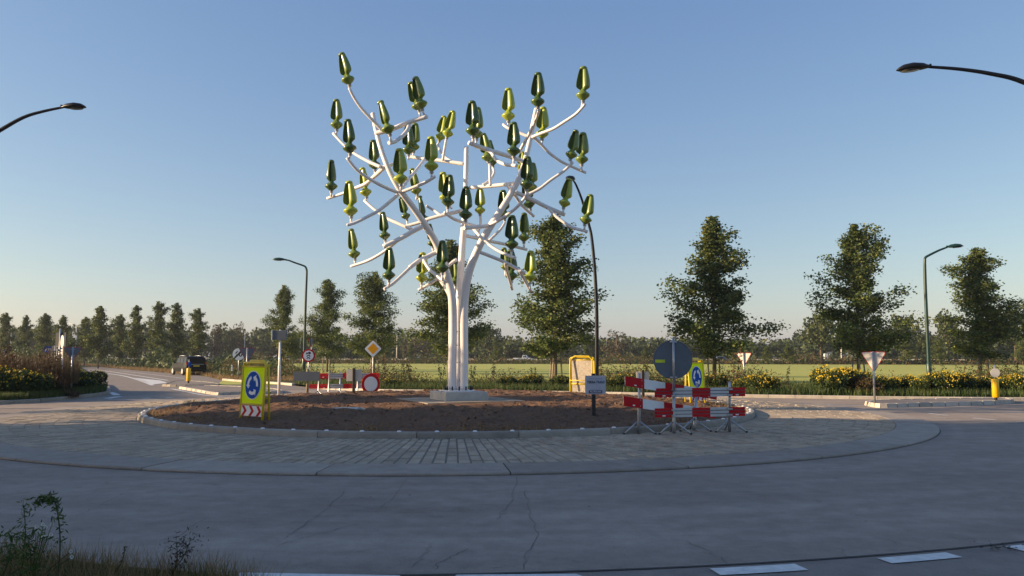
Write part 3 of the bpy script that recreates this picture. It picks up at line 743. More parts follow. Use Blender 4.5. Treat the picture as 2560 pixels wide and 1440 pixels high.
def txt(s, size, loc, mat, parent, name='lettering', bold=.0, sx=1.0, align='CENTER'):
    c = bpy.data.curves.new(name, 'FONT'); c.body = s; c.size = size; c.align_x = align; c.align_y = 'CENTER'; c.offset = bold; c.extrude = .0008
    c.materials.append(mat); tmp = bpy.data.objects.new('tmp_text', c); me = bpy.data.meshes.new_from_object(tmp); bpy.data.objects.remove(tmp)
    o = link(name, me, parent); o.location = loc; o.rotation_euler = (PI/2, 0, 0); o.scale = (sx, 1, 1); return o
g0 = G(1485, 1056, .17)
ts = thing('company_sign', 'small white board lettered TERRA-TRANS on a dark square post in front of the tall lamp', 'sign', tuple(g0))
q = MB(); q.box((0,.05,.52),(.085,.085,1.18), bev=.006); q.obj('post', M['darkpost'], ts)
bd = MB(); bd.box((.04,0,.85),(.475,.012,.425), bev=.003); bd = bd.obj('board', M['board_white'], ts)
txt('TERRA-', .083, (.052,-.009,.912), M['ink'], bd, bold=.0022, sx=.74, align='RIGHT'); txt('TRANS', .083, (.056,-.009,.912), M['inkblue'], bd, bold=.0022, sx=.74, align='LEFT')
txt('Grondwerk & groenvoorziening', .024, (.04,-.009,.992), M['inkgrey'], bd, sx=.98); txt('werkt samen met', .017, (.04,-.009,.855), M['alu'], bd); txt('in samenwerking met', .019, (.04,-.009,.755), M['inkgrey'], bd)
q = MB(); q.box((.04,-.009,.695),(.305,.004,.062)); q.obj('logo_bar', M['navy'], bd)
txt('PLOEGAM', .05, (.04,-.0125,.695), M['white'], bd, bold=.001, sx=1.15)
# plain boards on dark posts
def back_board(px, py, z, top, wpx, y0, y1, label, d=None):
    g = G(px, py, z) if d is None else Vector(((px-1280)/F*d, d, z)); d = g.y
    t = thing('board_sign', label, 'sign', tuple(g)); zt = P(px, top, d).z-g.z
    q = MB(); q.box((0,0,zt/2-.05),(.09,.09,zt+.1), bev=.006); q.obj('post', M['darkpost'], t)
    za, zb = P(px, y1, d).z-g.z, P(px, y0, d).z-g.z; w_ = wpx/F*d
    q = MB(); q.box((.0,.055,(za+zb)/2),(w_,.012,zb-za), bev=.003); q.obj('board', M['sign_back_pale'], t)
back_board(884, 990, .28, 920, 38, 924, 953, 'pale board back on a black post in front of the far barrier')
back_board(1608, 1000, .2, 925, 31, 929, 951, 'pale board seen from behind on a dark post behind the leaning barrier')
# sign on wooden post: wide grey panel back
g0 = G(768, 989, .26); t = thing('board_sign', 'wide grey panel back on a wooden post left of the far barrier', 'sign', tuple(g0)); d = g0.y
q = MB(); q.tube([(0,0,-.1),(0,0,P(768,922,d).z-g0.z)], .048, 10); q.obj('post', M['wood'], t)
za, zb = P(768,952,d).z-g0.z, P(768,929,d).z-g0.z
q = MB(); q.box((-.02,-.06,(za+zb)/2),(66/F*d,.02,zb-za), bev=.003); q.obj('panel', M['sign_back'], t)
# box sign back on white pole
g0 = G(697, 993, .24); d = g0.y; t = thing('box_sign', 'grey box-shaped sign seen from behind on a slim white pole', 'sign', tuple(g0))
zb, za = P(697,826,d).z-g0.z, P(697,850,d).z-g0.z
zm = P(697,915,d).z-g0.z
q = MB(); q.tube([(0,0,-.1),(0,0,zm),(0,0,zm+.06),(0,0,zb+.02)], [.052,.052,.038,.038], 12); q.obj('pole', M['white_steel'], t)
q = MB(); q.box((-.01,-.06,(za+zb)/2),(35/F*d,.10,zb-za), bev=.01); pb_ = q.obj('panel', M['sign_back'], t)
q = MB(); q.box((-.01-17.5/F*d,-.06,(za+zb)/2),(.03,.13,zb-za+.02), bev=.004); q.obj('edge_trim', M['alu'], pb_)
q = MB(); q.box((0,-.005,(za+zb)/2+.1),(.14,.03,.03)); q.box((0,-.005,(za+zb)/2-.1),(.14,.03,.03)); q.obj('clamp', M['galv'], t)
# round signs / triangles / diamond
def rtri(s, r=.06, n=5):
    "point-down triangle with rounded corners, side s, centred at its top edge mid"
    h = s*math.sqrt(3)/2; c = [(-s/2, 0), (0, -h), (s/2, 0)]; cen = (0, -h/3); out = []
    pts = [(x+(cen[0]-x)*2*r/ s*1.0, z+(cen[1]-z)*2*r/s) for x, z in c]
    angs = [(90,210),(210,330),(330,450)]
    for (x, z), (a0, a1) in zip(pts, angs):
        for k in range(n+1): a = R(a0+(a1-a0)*k/n); out.append((x+r*.9*math.cos(a), z+r*.9*math.sin(a)))
    return out
def yield_sign(px, py_base, y_top, side, yaw, label, z=0., d=None, backm='sign_back_pale', postm='galv'):
    g = G(px, py_base, z) if d is None else Vector(((px-1280)/F*d, d, z)); d = g.y
    t = thing('yield_sign', label, 'road sign', tuple(g), yaw, 'give-way signs'); zt = P(px, y_top, d).z-g.z
    q = MB(); q.tube([(0,0,-.05),(0,0,zt-.02)], .034, 12); q.obj('pole', M[postm], t)
    pn = plate(rtri(side,.04), .05, .062, M['red'], 'panel', t, zt-.04)
    plate([(x*.93, z_*.93-.022*side) for x, z_ in rtri(side,.04)], .046, .050, M[backm], 'panel_back', pn, zt-.04)
    plate([(x*.72, z_*.72-.085*side) for x, z_ in rtri(side,.04)], .062, .065, M['white'], 'face', pn, zt-.04)
    q = MB(); 
    for dz in (.10,.42): q.box((0,.04,zt-.04-dz*side*1.2),(.12,.03,.03))
    q.obj('clamp', M['galv'], t); return t
yield_sign(2187, 1009, 877, .76, R(-36), 'give-way triangle seen from behind on the near kerbed splitter island at right', .12, None)
yield_sign(1857, 985, 881, .82, R(-36), 'give-way triangle seen from behind in the verge beside the large young poplar', .05, 45)
yield_sign(620, 985, 868, .82, R(6), 'dark give-way triangle back rising behind the yellow A-frame at left', .05, 40, 'sign_back')
yield_sign(185, 985, 866, .66, R(30), 'give-way triangle back in the rust-brown weeds of the left verge', .05, 33.2, 'sign_back', 'galv')
yield_sign(780, 950, 846, .75, R(75), 'distant give-way triangle nearly edge-on above the truck ban disc', .0, 62, 'sign_back')
def disc_sign(name, px, y_c, rpx, base_y, d, yaw, label, face, z=0., postm='galv', front=True, cat='road sign', pxw=None):
    g = Vector(((px-1280)/F*d, d, z)); t = thing(name, label, cat, tuple(g), yaw); zc = P(px, y_c, d).z-z; r = rpx/F*d
    q = MB(); q.tube([(0,.045,-.05),(0,.045,zc+r*.9)], .03, 10); q.obj('pole', M[postm], t)
    face(t, zc, r); return t
def face_truck(t, zc, r):
    pn = plate(circ(r), -.006, .006, M['red'], 'panel', t, zc); plate(circ(r*.76), -.010, -.006, M['white'], 'white_field', pn, zc)
    q = MB(); k = r/.36
    q.prism([(-.14*k,.10*k),(-.14*k,.16*k),(-.02*k,.16*k),(0,.21*k),(.08*k,.21*k),(.13*k,.15*k),(.13*k,.10*k)], -.013, -.010, (0,0,zc))
    for x in (-.09,.07): q.prism(circ(.03*k,10,x*k,.09*k), -.0132, -.0102, (0,0,zc))
    for zz, ss in ((-.03,1),(-.16,.8)):
        for x in (-.07,.07):
            q.prism(circ(.034*k*ss,10,x*k,zz*k), -.013, -.010, (0,0,zc))
        q.prism([(-.09*k,zz*k+.02*k),(.09*k,zz*k+.02*k),(.05*k,zz*k+.07*k),(-.05*k,zz*k+.07*k)], -.0134, -.0104, (0,0,zc))
    q.obj('pictogram', M['black'], pn)
disc_sign('truck_ban_sign', 773, 889, 16.5, 0, 46, R(4), 'round red-rimmed sign with tractor and truck pictograms behind the wooden post', face_truck)
def face_60(t, zc, r):
    pn = plate(circ(r), -.006, .006, M['white'], 'panel', t, zc)
    txt('60', r*1.25, (0,-.009,zc), M['black'], pn, 'numerals', bold=.012)
    q = MB(); a = R(45); q.prism([(-.78*r,-.62*r),(-.62*r,-.78*r),(.78*r,.62*r),(.62*r,.78*r)], -.013, -.010, (0,0,zc)); q.prism([(-.6*r,-.55*r),(-.55*r,-.6*r),(.6*r,.55*r),(.55*r,.6*r)], -.0135, -.0105, (-.09*r,0,zc+.09*r)); q.obj('slash', M['black'], pn)
disc_sign('speed_sign', 599, 885.5, 15, 0, 55, R(4), 'round white end-of-60 speed limit sign behind the grey triangle', face_60)
# priority diamond
d = 42; g0 = Vector(((933.5-1280)/F*d, d, .05)); t = thing('priority_sign', 'orange and white priority diamond on a slim white pole', 'road sign', tuple(g0), R(3)); zc = P(934,872,d).z-.05
q = MB(); q.tube([(0,.04,-.05),(0,.04,zc+.1)], .03, 10); q.obj('pole', M['white_steel'], t)
def rdia(r, c=.06):
    out = []
    for k in range(4):
        a = R(90*k); x, z = (r-c*1.2)*math.cos(a), (r-c*1.2)*math.sin(a)
        for j in (-40,-20,0,20,40): out.append((x+c*math.cos(a+R(j)), z+c*math.sin(a+R(j))))
    return out
r = 22/F*d
pn = plate(rdia(r), -.006, .006, M['black'], 'panel', t, zc); plate(rdia(r*.95), -.010, -.006, M['white'], 'white_field', pn, zc); plate([(r*.64,0),(0,r*.64),(-r*.64,0),(0,-r*.64)], -.014, -.010, M['orange'], 'orange_field', pn, zc)
# closed-road disc leaning on the far barrier
d = 31; g0 = Vector(((929-1280)/F*d, d, .1)); t = thing('closed_road_sign', 'red-ringed white closed-road disc leaning at the right end of the far barrier', 'road sign', tuple(g0), R(38)); zc = P(929,960,d).z-.1; r = 25.5/F*d
pn = plate(circ(r), -.006, .006, M['red'], 'panel', t, zc); plate(circ(r*.72), -.010, -.006, M['white'], 'white_field', pn, zc)
q = MB(); q.tube([(-.1,.06,-.08),(-.1,.06,zc+.2)], .022, 8); q.box((-.1,.03,zc),(.1,.05,.04)); q.box((-.1,.06,-.06),(.5,.3,.05), bev=.01); q.obj('stand', M['galv'], t)

# ------------------------------------------------------------------ red and white barriers
RAILSEC = None
def barrier(ul, ur, ll, lr, hgt, feet, label, nseg=5, ridged=True, first='red', bounds=None, group='red and white barriers'):
    "rail ends as world points (top corner left/right of upper and lower rail); feet: [(t along rail, base point)]"
    t = thing('road_barrier', label, 'barrier', (feet[0][1].x, feet[0][1].y, feet[0][1].z), 0, group)
    o0 = t.location
    for A, B in ((ul, ur), (ll, lr)):
        dvec = B-A; L = dvec.length; x = dvec.normalized(); n = Vector((x.y, -x.x, 0)).normalized()   # n towards the camera
        if n.y > 0: n = -n
        zax = Vector((0,0,1))
        core = MB(); m3 = Matrix((x, -n, zax)).transposed()
        def pr(q, s0, s1, z0, z1, y0, y1):
            q.add([A-o0 + x*s + zax*z - n*(-y) for s in (s0,s1) for z in (z0,z1) for y in (y0,y1)],
                  [(0,1,3,2),(4,6,7,5),(0,4,5,1),(2,3,7,6),(0,2,6,4),(1,5,7,3)])
        pr(core, .005, L-.005, -hgt+.01, -.01, -.012, .008); rail = core.obj('rail', M['sign_back'] if ridged else M['alu'], t)
        bs = bounds or [k/nseg for k in range(nseg+1)]
        for k in range(len(bs)-1):
            red = (k % 2 == 0) == (first == 'red'); s0, s1 = bs[k]*L, bs[k+1]*L
            q = MB()
            if ridged:
                hh = hgt/3.
                for j in range(3): pr(q, s0+.001, s1-.001, -hh*j-hh+.008, -hh*j-.008, .006, .022)
            else: pr(q, s0+.001, s1-.001, -hgt, 0, .006, .016)
            q.obj('red_board' if red else 'white_board', M['red'] if red else (M['alu'] if ridged else M['white']), rail)
            if red and k in (0, len(bs)-2) :
                q = MB(); sm = (s0+s1)/2; pr(q, sm-.03, sm+.03, -hgt*.86, -hgt*.74, .023, .030); q.obj('reflector', M['white'], rail)
    for s, base in feet:
        top = ul.lerp(ur, s)+Vector((0,0,.10)); off = Vector((0,.035,0)) if not ridged else Vector((0,-.05,0))
        q = MB(); q.tube([base-o0+off*0+Vector((0,0,.02)), base.lerp(top,.15)-o0, top-o0+off], [.036,.034,.026], 12); q.obj('post', M['galv'], t)
        hubz = .27
        for ang in (205, 335, 90):
            a = R(ang); q = MB(); f0 = base+Vector((0,0,hubz))-o0; f1 = base+Vector((.34*math.cos(a), .34*math.sin(a), .022))-o0
            q.tube([f0, f1], .019, 8); lg = q.obj('leg', M['galv'], t)
            q = MB(); q.tube([f1, f1+(f1-f0).normalized()*.03], .023, 8); q.obj('foot_cap', M['rubber'], lg)
        q = MB()
        for A, B in ((ul, ur), (ll, lr)):
            c = A.lerp(B, s)-o0
            for dz in (.04, hgt-.04):
                q = MB(); q.box(c+off*1.1-Vector((0,0,dz)), (.10,.05,.03)); q.obj('clamp', M['galv'], t)
    return t
ZA = .095
dF = 16.9
barrier(P(1636,970,dF), P(1862,967,dF), P(1636,1020,dF), P(1862,1016,dF), .20, [(.21, G(1685,1085,ZA)), (.826, G(1824,1080,ZA))],
        'front red and white barrier with ridged rails, carrying the grey disc', bounds=[0,.205,.415,.615,.82,1])
barrier(P(1562,940,16.3), P(1790,977,18.2), P(1558,990,16.3), P(1788,1024,18.2), .195, [(.15, G(1597,1085,ZA)), (.78, G(1735,1078,ZA))],
        'rear red and white barrier with smooth boards sloping down to the right', ridged=False, bounds=[0,.19,.41,.62,.8,1])
zf = .17
barrier(P(773,936,32.8), P(872,935,32.8), P(773,960,32.8), P(872,960,32.8), .19, [(.26, Vector(((799-1280)/F*32.7, 32.7, .02))), (.8, Vector(((852-1280)/F*32.7, 32.7, .02)))],
        'far red and white barrier mostly hidden behind the wooden post and panel', bounds=[0,.5,.75,1])
barrier(P(795,933,31.9), P(950,932,31.9), P(797,960,31.9), P(950,958,31.9), .19, [(.19, Vector(((824-1280)/F*31.8, 31.8, .02))), (.65, Vector(((896-1280)/F*31.8, 31.8, .02)))],
        'far red and white barrier crossing behind the black post and the round red sign', bounds=[0,.18,.40,.62,.84,1])
# big grey disc on the front barrier
d = dF-.12; gc = P(1684,899,d); t = thing('round_sign', 'large grey disc back with a yellow-green smear, above the front barrier', 'road sign', (gc.x, gc.y+.0, ZA), R(-3))
zc = gc.z-ZA; r = 47.5/F*d
q = MB(); q.lathe([(r,-.006),(r,.006)], 56, (0,.10,zc), Matrix.Rotation(PI/2,3,'X'), smooth=False); pn = q.obj('panel', M['sign_back'], t)
q = MB(); ring_pts = [(r*math.cos(2*PI*k/48), .095, zc+r*math.sin(2*PI*k/48)) for k in range(49)]; q.tube(ring_pts, .011, 6, caps=False); q.obj('rim', M['sign_back'], pn)
q = MB(); q.tube([(0,.0,zc-r-.25),(0,.0,zc+r+.06)], .024, 12); q.obj('post', M['galv'], t)
q = MB()
for dz in (r*.93, -r*.93): q.box((0,.04,zc+dz),(.14,.10,.035), bev=.004)
q.obj('clamp', M['galv'], t)
q = MB(); zz = P(1650,903,d).z-ZA; q.box(((1652-1684)/F*d,.090,zz),(.20,.003,.065)); q.obj('spray_smear', M['tag'], pn)

# ------------------------------------------------------------------ lamps
def lamp_head(L, wd, mat, parent):
    "cobra head along +X from origin, underside glass"
    secs = [(0,.05,.03,.0),(.06,.10,.055,.0),(.25*L,wd*.75,.11,.0),(.55*L,wd,.135,-.0),(.8*L,wd*.85,.11,-.01),(.95*L,wd*.45,.045,-.02),(L,wd*.15,.012,-.03)]
    q = MB(); n = 12; vs = []; fs = []
    for x, ww, hh, dz in secs:
        for k in range(n):
            a = 2*PI*k/n; c, s = math.cos(a), math.sin(a)
            vs.append((x, ww/2*c, dz + (hh*s if s > 0 else hh*.45*s)))
    for i in range(len(secs)-1):
        for k in range(n): fs.append((i*n+k, (i+1)*n+k, (i+1)*n+(k+1)%n, i*n+(k+1)%n))
    fs.append(tuple(range(n))); fs.append(tuple((len(secs)-1)*n+k for k in reversed(range(n))))
    q.smooth = True; q.add(vs, fs); hd = q.obj('lamp_head', mat, parent)
    q = MB(); q.lathe([(.5,-.02),(.47,.0)], 20, rot=Matrix.Diagonal((L*.52, wd*.72, 1))); g_ = q.obj('lamp_glass', M['lamp_glass'], hd); g_.location = (L*.62, 0, -.05)
    q = MB(); q.box((.03,0,.05),(.06,.09,.05), bev=.01); q.obj('fin', mat, hd)
    return hd
def place_head(t, p, dirv, L, wd, mat):
    hd = lamp_head(L, wd, mat, t); dirv = dirv.normalized(); y = Vector((0,0,1)).cross(dirv).normalized(); z = dirv.cross(y)
    hd.matrix_local = Matrix.Translation(p-t.location) @ Matrix((dirv, y, z)).transposed().to_4x4(); return hd
def lamp(name, label, pts, base, radii, head_p, head_to, L, wd, mat, group, collar_at=None):
    t = thing(name, label, 'street lamp', tuple(base), 0, group)
    pp = [Vector(base)-Vector((0,0,.1))]+pts; sp = smooth_poly(pp, 5); rr = [radii[0]+(radii[1]-radii[0])*(i/(len(sp)-1))**.8 for i in range(len(sp))]
    q = MB(); q.tube(sp, rr, 14); q.obj('mast', mat, t, True)
    if collar_at is not None:
        q = MB(); q.tube([Vector(base)+Vector((0,0,-.1)), Vector(base)+Vector((0,0,collar_at)), Vector(base)+Vector((0,0,collar_at+.05))], [radii[0]*1.45, radii[0]*1.4, radii[0]], 14); q.obj('base_sleeve', mat, t, True)
    q = MB(); q.box(Vector((0,-radii[0]*1.02,1.0)),(.09,.012,.35)); q.obj('access_door', mat, t)
    place_head(t, head_p, head_to, L, wd, mat); return t
GRP = 'tall black lamps with curved masts'
dL = 26.; bl = Vector((P(0,325,dL).x-3.6, dL, 0)); k1 = P(-150,440,dL); 
lamp('street_lamp', 'curved black lamp arm reaching in from the left edge of the sky', [Vector((bl.x-.0,dL,4)), Vector((bl.x+.25,dL,6.6)), P(-120,400,dL), P(0,326,dL), P(60,293,dL), P(110,278,dL), P(158,268,dL)], bl, (.11,.038), P(152,268,dL), P(214,266,dL)-P(152,268,dL), .82, .36, M['lamp_black'], GRP)
dR = 21.; br = Vector((P(2560,206,dR).x+3.2, dR, 0))
lamp('street_lamp', 'curved black lamp arm reaching in from the right edge of the sky', [Vector((br.x,dR,4)), Vector((br.x-.3,dR,6.4)), P(2700,275,dR), P(2560,206,dR), P(2480,185,dR), P(2400,173,dR), P(2322,167,dR)], br, (.11,.038), P(2328,167,dR), P(2238,173,dR)-P(2328,167,dR), .92, .42, M['lamp_black'], GRP)
dM = 38.; bm = Vector(((1490-1280)/F*dM, dM, .0))
lamp('street_lamp', 'tall black lamp with a curved mast standing behind the lettered board', [P(1492,800,dM), P(1488,690,dM), P(1480,600,dM), P(1472,560,dM), P(1455,500,dM-.3), P(1440,462,dM-.7), P(1432,450,dM-1.1)], bm, (.10,.04), P(1433,451,dM-1.1), Vector((-.28,-.8,-.02)), .85, .42, M['lamp_black'], GRP)
GRP = 'green lamps with short bent arms'
d = 52; bs = Vector(((762-1280)/F*d, d, 0))
lamp('street_lamp', 'slim green street lamp with arm bent to the left above the truck ban disc', [P(764,760,d), P(766.5,690,d), P(766.5,675,d), P(764,668,d), P(758,664,d), P(735,656,d), P(722,651,d), P(714,650,d)], bs, (.085,.045), P(716,650,d), P(681,648,d)-P(716,650,d), .9, .34, M['lamp_green'], GRP, 1.6)
d = 39; bs = Vector(((2318-1280)/F*d, d, 0))
lamp('street_lamp', 'slim green street lamp with arm bent to the right among yellow flowers', [P(2315,760,d), P(2312,670,d), P(2312,652,d), P(2313,645,d), P(2319,640,d), P(2345,627,d), P(2360,621,d), P(2368,618,d)], bs, (.085,.042), P(2366,618,d), P(2409,614,d)-P(2366,618,d), .82, .32, M['lamp_green'], GRP, 1.3)

# ------------------------------------------------------------------ bollards, splitter islands
def bollard(px, py, z, H, label, yaw=0, top='disc'):
    g = G(px, py, z); t = thing('bollard', label, 'bollard', tuple(g), yaw, 'yellow island bollards')
    q = MB(); q.tube([(0,0,-.02),(0,0,.12)], .05, 12); q.obj('foot', M['rubber'], t)
    q = MB(); q.lathe([(.10,.10),(.115,.12),(.115,.12+H-.03),(.10,.12+H)], 18); q.obj('sleeve', M['yellow'], t)
    q = MB(); q.tube([(0,0,.1+H),(0,0,.62+H)], .022, 10); q.obj('stem', M['galv'], t)
    q = MB(); q.lathe([(.155,-.006),(.155,.006)], 28, (0,-.035,.34+H), Matrix.Rotation(PI/2,3,'X'), smooth=False); pn = q.obj('panel', M['sign_back_pale'] if top == 'disc' else M['blue'], t)
    q = MB(); q.box((0,-.03,.34+H),(.05,.02,.29)); q.obj('bracket', M['galv'], pn)
bollard(2490, 1001, .13, .62, 'yellow bollard with pale round plate on the right-hand splitter island', R(-8))
bollard(471, 957, .12, .72, 'yellow bollard with edge-on round plate in front of the dark car', R(80), 'blue')
def island_px(pxs, h, mats, label_name='traffic_island', top='asphalt'):
    pts = smooth_poly([G(x, y) for x, y in pxs+[pxs[0]]], 4)[:-1]; poly = ccw([(p.x, p.y) for p in pts])
    root = link(label_name, None, None, kind='structure')
    c = (sum(p[0] for p in poly)/len(poly), sum(p[1] for p in poly)/len(poly))
    inner = []
    n = len(poly)
    for i, p in enumerate(poly):
        a, b_ = Vector(poly[i-1]), Vector(poly[(i+1) % n]); t = (b_-a).normalized(); inner.append((p[0]-t.y*.18, p[1]+t.x*.18))
    q = MB(); q.slab(inner, 0, h-.02); q.obj('island_top', M[top], root)
    for i in range(n):
        j = (i+1) % n; q = MB(); g_ = .04
        def lp(A, B, t): return (A[0]+(B[0]-A[0])*t, A[1]+(B[1]-A[1])*t)
        o0, o1, i1, i0 = lp(poly[i], poly[j], g_), lp(poly[i], poly[j], 1-g_), lp(inner[i], inner[j], 1-g_), lp(inner[i], inner[j], g_)
        q.add([(*o0,-.02),(*o1,-.02),(*i1,-.02),(*i0,-.02)]+[(*lp(o0,i0,.25),h),(*lp(o1,i1,.25),h),(*i1,h),(*i0,h)], [(0,1,5,4),(1,2,6,5),(2,3,7,6),(3,0,4,7),(4,5,6,7)])
        q.obj('kerb_stone', M[mats], root)
    return root
island_px([(2160,1013),(2200,1020),(2300,1017.5),(2430,1014),(2530,1009),(2520,1003.5),(2420,1003.5),(2300,1006),(2190,1009)], .14, 'kerb_light')
island_px([(404,966),(440,967),(545,966),(538,961),(480,956),(430,957)], .12, 'kerb')
island_px([(446,972),(490,980),(536,988),(575,987),(700,984),(690,977),(600,971),(510,968)], .12, 'kerb_light')
# grey slab lying on the soil
g0 = G(870, 1026, .36); q = MB(); q.lathe([(.42,0),(.42,.045),(.36,.055)], 26, rot=Matrix.Diagonal((1,.75,1)))
q.obj('manhole_cover', M['plinth'], label='grey round concrete cover lying on the brown soil', cat='manhole cover', loc=(g0.x, g0.y, soil_z(g0.x, g0.y)-.0))

# ------------------------------------------------------------------ vehicles
def car(name, label, loc, yaw, L, W, H, body, kind='mpv', cat='car'):
    t = thing(name, label, cat, loc, yaw)
    # local: +X forward, length L centred
    if kind == 'mpv': st = [(-.5,.30,.55,.84,.86),(-.485,.22,.60,.90,.62),(-.46,.20,.62,.96,.50),(-.36,.19,.62,1.0,.46),(0,.19,.60,1.0,.46),(.10,.19,.585,.93,.46),(.22,.19,.56,.66,.30),(.40,.20,.52,.55,.1),(.48,.24,.46,.48,.02),(.5,.30,.42,.44,.0)]
    elif kind == 'sedan': st = [(-.5,.32,.50,.52,0),(-.48,.22,.58,.60,.02),(-.40,.20,.60,.63,.1),(-.26,.19,.60,.93,.4),(-.1,.19,.60,1.0,.46),(.06,.19,.60,.97,.46),(.22,.19,.58,.64,.2),(.40,.2,.52,.54,.04),(.48,.24,.46,.48,.02),(.5,.30,.42,.44,.0)]
    else: st = [(-.5,.34,.55,.56,0),(-.49,.25,.58,.59,0),(-.30,.24,.58,.59,0),(-.05,.24,.58,.60,0),(-.03,.24,.60,.97,.4),(.05,.24,.60,1.0,.46),(.16,.24,.60,.97,.45),(.28,.24,.58,.64,.2),(.42,.25,.55,.56,.04),(.5,.32,.46,.48,0)]
    q = MB(); vs = []; fs = []
    for x, zb, zs, zr, _ in st:
        wb = W/2*(1 if abs(x) < .46 else .92); wr = W/2*(.80 if zr > zs+.1 else .9)
        vs += [(x*L,-wb*.96,zb*H),(x*L,-wb,(zb+zs)/2*H),(x*L,-wb*.95,zs*H),(x*L,-wr*1.0 if zr > zs+.1 else -wb*.85,(zr-.03)*H),(x*L,-wr*.8,zr*H),
               (x*L,wr*.8,zr*H),(x*L,wr*1.0 if zr > zs+.1 else wb*.85,(zr-.03)*H),(x*L,wb*.95,zs*H),(x*L,wb,(zb+zs)/2*H),(x*L,wb*.96,zb*H)]
    k = 10
    for i in range(len(st)-1):
        for j in range(k): fs.append((i*k+j, (i+1)*k+j, (i+1)*k+(j+1)%k, i*k+(j+1)%k))
    fs.append(tuple(range(k))); fs.append(tuple((len(st)-1)*k+j for j in reversed(range(k))))
    q.smooth = False; q.add(vs, fs); bo = q.obj('body', body, t)
    # windows: thin panes proud of the cabin
    cab = [s for s in st if s[3] > s[2]+.28]
    x0, x1 = cab[0][0]*L, cab[-1][0]*L
    for sgn in (-1, 1):
        n = 3 if kind == 'mpv' else 2
        for i in range(n):
            a = x0+(x1-x0)*(i/n)+.06; b_ = x0+(x1-x0)*((i+1)/n)-.06; b2 = b_-(.18 if i == n-1 else 0); a2 = a+(.12 if i == 0 else 0)
            zl, zu = .66*H, .92*H; yl, yu = W/2*.945, W/2*.845
            q = MB(); q.add([(a,sgn*yl,zl),(b_,sgn*yl,zl),(b2,sgn*yu,zu),(a2,sgn*yu,zu),(a,sgn*(yl-.03),zl),(b_,sgn*(yl-.03),zl),(b2,sgn*(yu-.03),zu),(a2,sgn*(yu-.03),zu)],
                           [(0,1,2,3),(7,6,5,4),(0,4,5,1),(1,5,6,2),(2,6,7,3),(3,7,4,0)]); q.obj('window', M['window'], t)
    xr = -.5*L if kind == 'mpv' else x0-.15*L*.5
    if kind == 'mpv':
        q = MB(); q.add([(-.497*L,-W*.40,.60*H),(-.497*L,W*.40,.60*H),(-.478*L,W*.36,.90*H),(-.478*L,-W*.36,.90*H),(-.48*L,-W*.40,.60*H),(-.48*L,W*.40,.60*H),(-.46*L,W*.36,.90*H),(-.46*L,-W*.36,.90*H)],
                       [(0,3,2,1),(4,5,6,7),(0,1,5,4),(1,2,6,5),(2,3,7,6),(3,0,4,7)]); q.obj('rear_window', M['window'], t)
        q = MB(); q.box((-.502*L,0,.575*H),(.02,W*.7,.03)); q.obj('chrome_strip', M['alu'], t)
        for sgn in (-1,1): q = MB(); q.box((-.49*L,sgn*W*.43,.62*H),(.10,.16,.24), bev=.02); q.obj('tail_light', M['taillight'], t)
        q = MB(); q.box((-.503*L,0,.49*H),(.015,.50,.11)); q.obj('number_plate', M['plate'], t)
        for sgn in (-1,1): q = MB(); q.tube([(-.3*L,sgn*W*.36,1.01*H),(.0,sgn*W*.37,1.03*H),(.08*L,sgn*W*.36,1.0*H)], .02, 6); q.obj('roof_rail', M['alu'], t)
        for sgn in (-1,1): q = MB(); q.box((.14*L,sgn*(W/2+.08),.66*H),(.12,.18,.13), bev=.02); q.obj('mirror', body, t)
    q = MB(); q.box((-.49*L,0,.27*H),(.12,W*.94,.20), bev=.03); q.obj('bumper', M['rubber'] if kind != 'mpv' else body, t)
    wr_ = .21*H if H < 1.7 else .33
    for sx in (-.31,.31):
        for sgn in (-1,1):
            q = MB(); q.lathe([(wr_*.7,-.1),(wr_,-.08),(wr_,.08),(wr_*.7,.1)], 20, (sx*L, sgn*(W/2-.08), wr_), Matrix.Rotation(PI/2,3,'X')); wl = q.obj('wheel', M['rubber'], t)
            q = MB(); q.lathe([(wr_*.62,-.104),(wr_*.62,.104)], 16, (sx*L, sgn*(W/2-.08), wr_), Matrix.Rotation(PI/2,3,'X'), smooth=False); q.obj('rim', M['alu'], wl)
    return t
g0 = G(462, 938); car('car', 'black estate car seen from behind leaving on the left-hand road', (g0.x-.2, g0.y+1.2, 0), R(90+38), 4.5, 1.8, 1.62, M['carblack'])
d = 192; car('car', 'tiny white car on the far highway left of the wind tree trunk', ((1037-1280)/F*d, d, .35), R(200), 4.2, 1.75, 1.45, M['carwhite'], 'sedan')
d = 188; car('car', 'tiny dark grey car on the far highway just left of the wind tree trunk', ((1084-1280)/F*d, d, .05), R(180), 4.4, 1.75, 1.45, M['cargrey'], 'sedan')
d = 186; car('pickup_truck', 'tiny white pickup on the far highway below the middle poplar', ((1308-1280)/F*d, d, .15), R(0), 4.6, 1.8, 1.6, M['carwhite'], 'pickup', 'pickup truck')
d = 182; car('car', 'tiny pale grey car on the far highway right of the grey disc', ((1803-1280)/F*d, d, .0), R(0), 4.5, 1.75, 1.45, M['cargrey'], 'sedan')
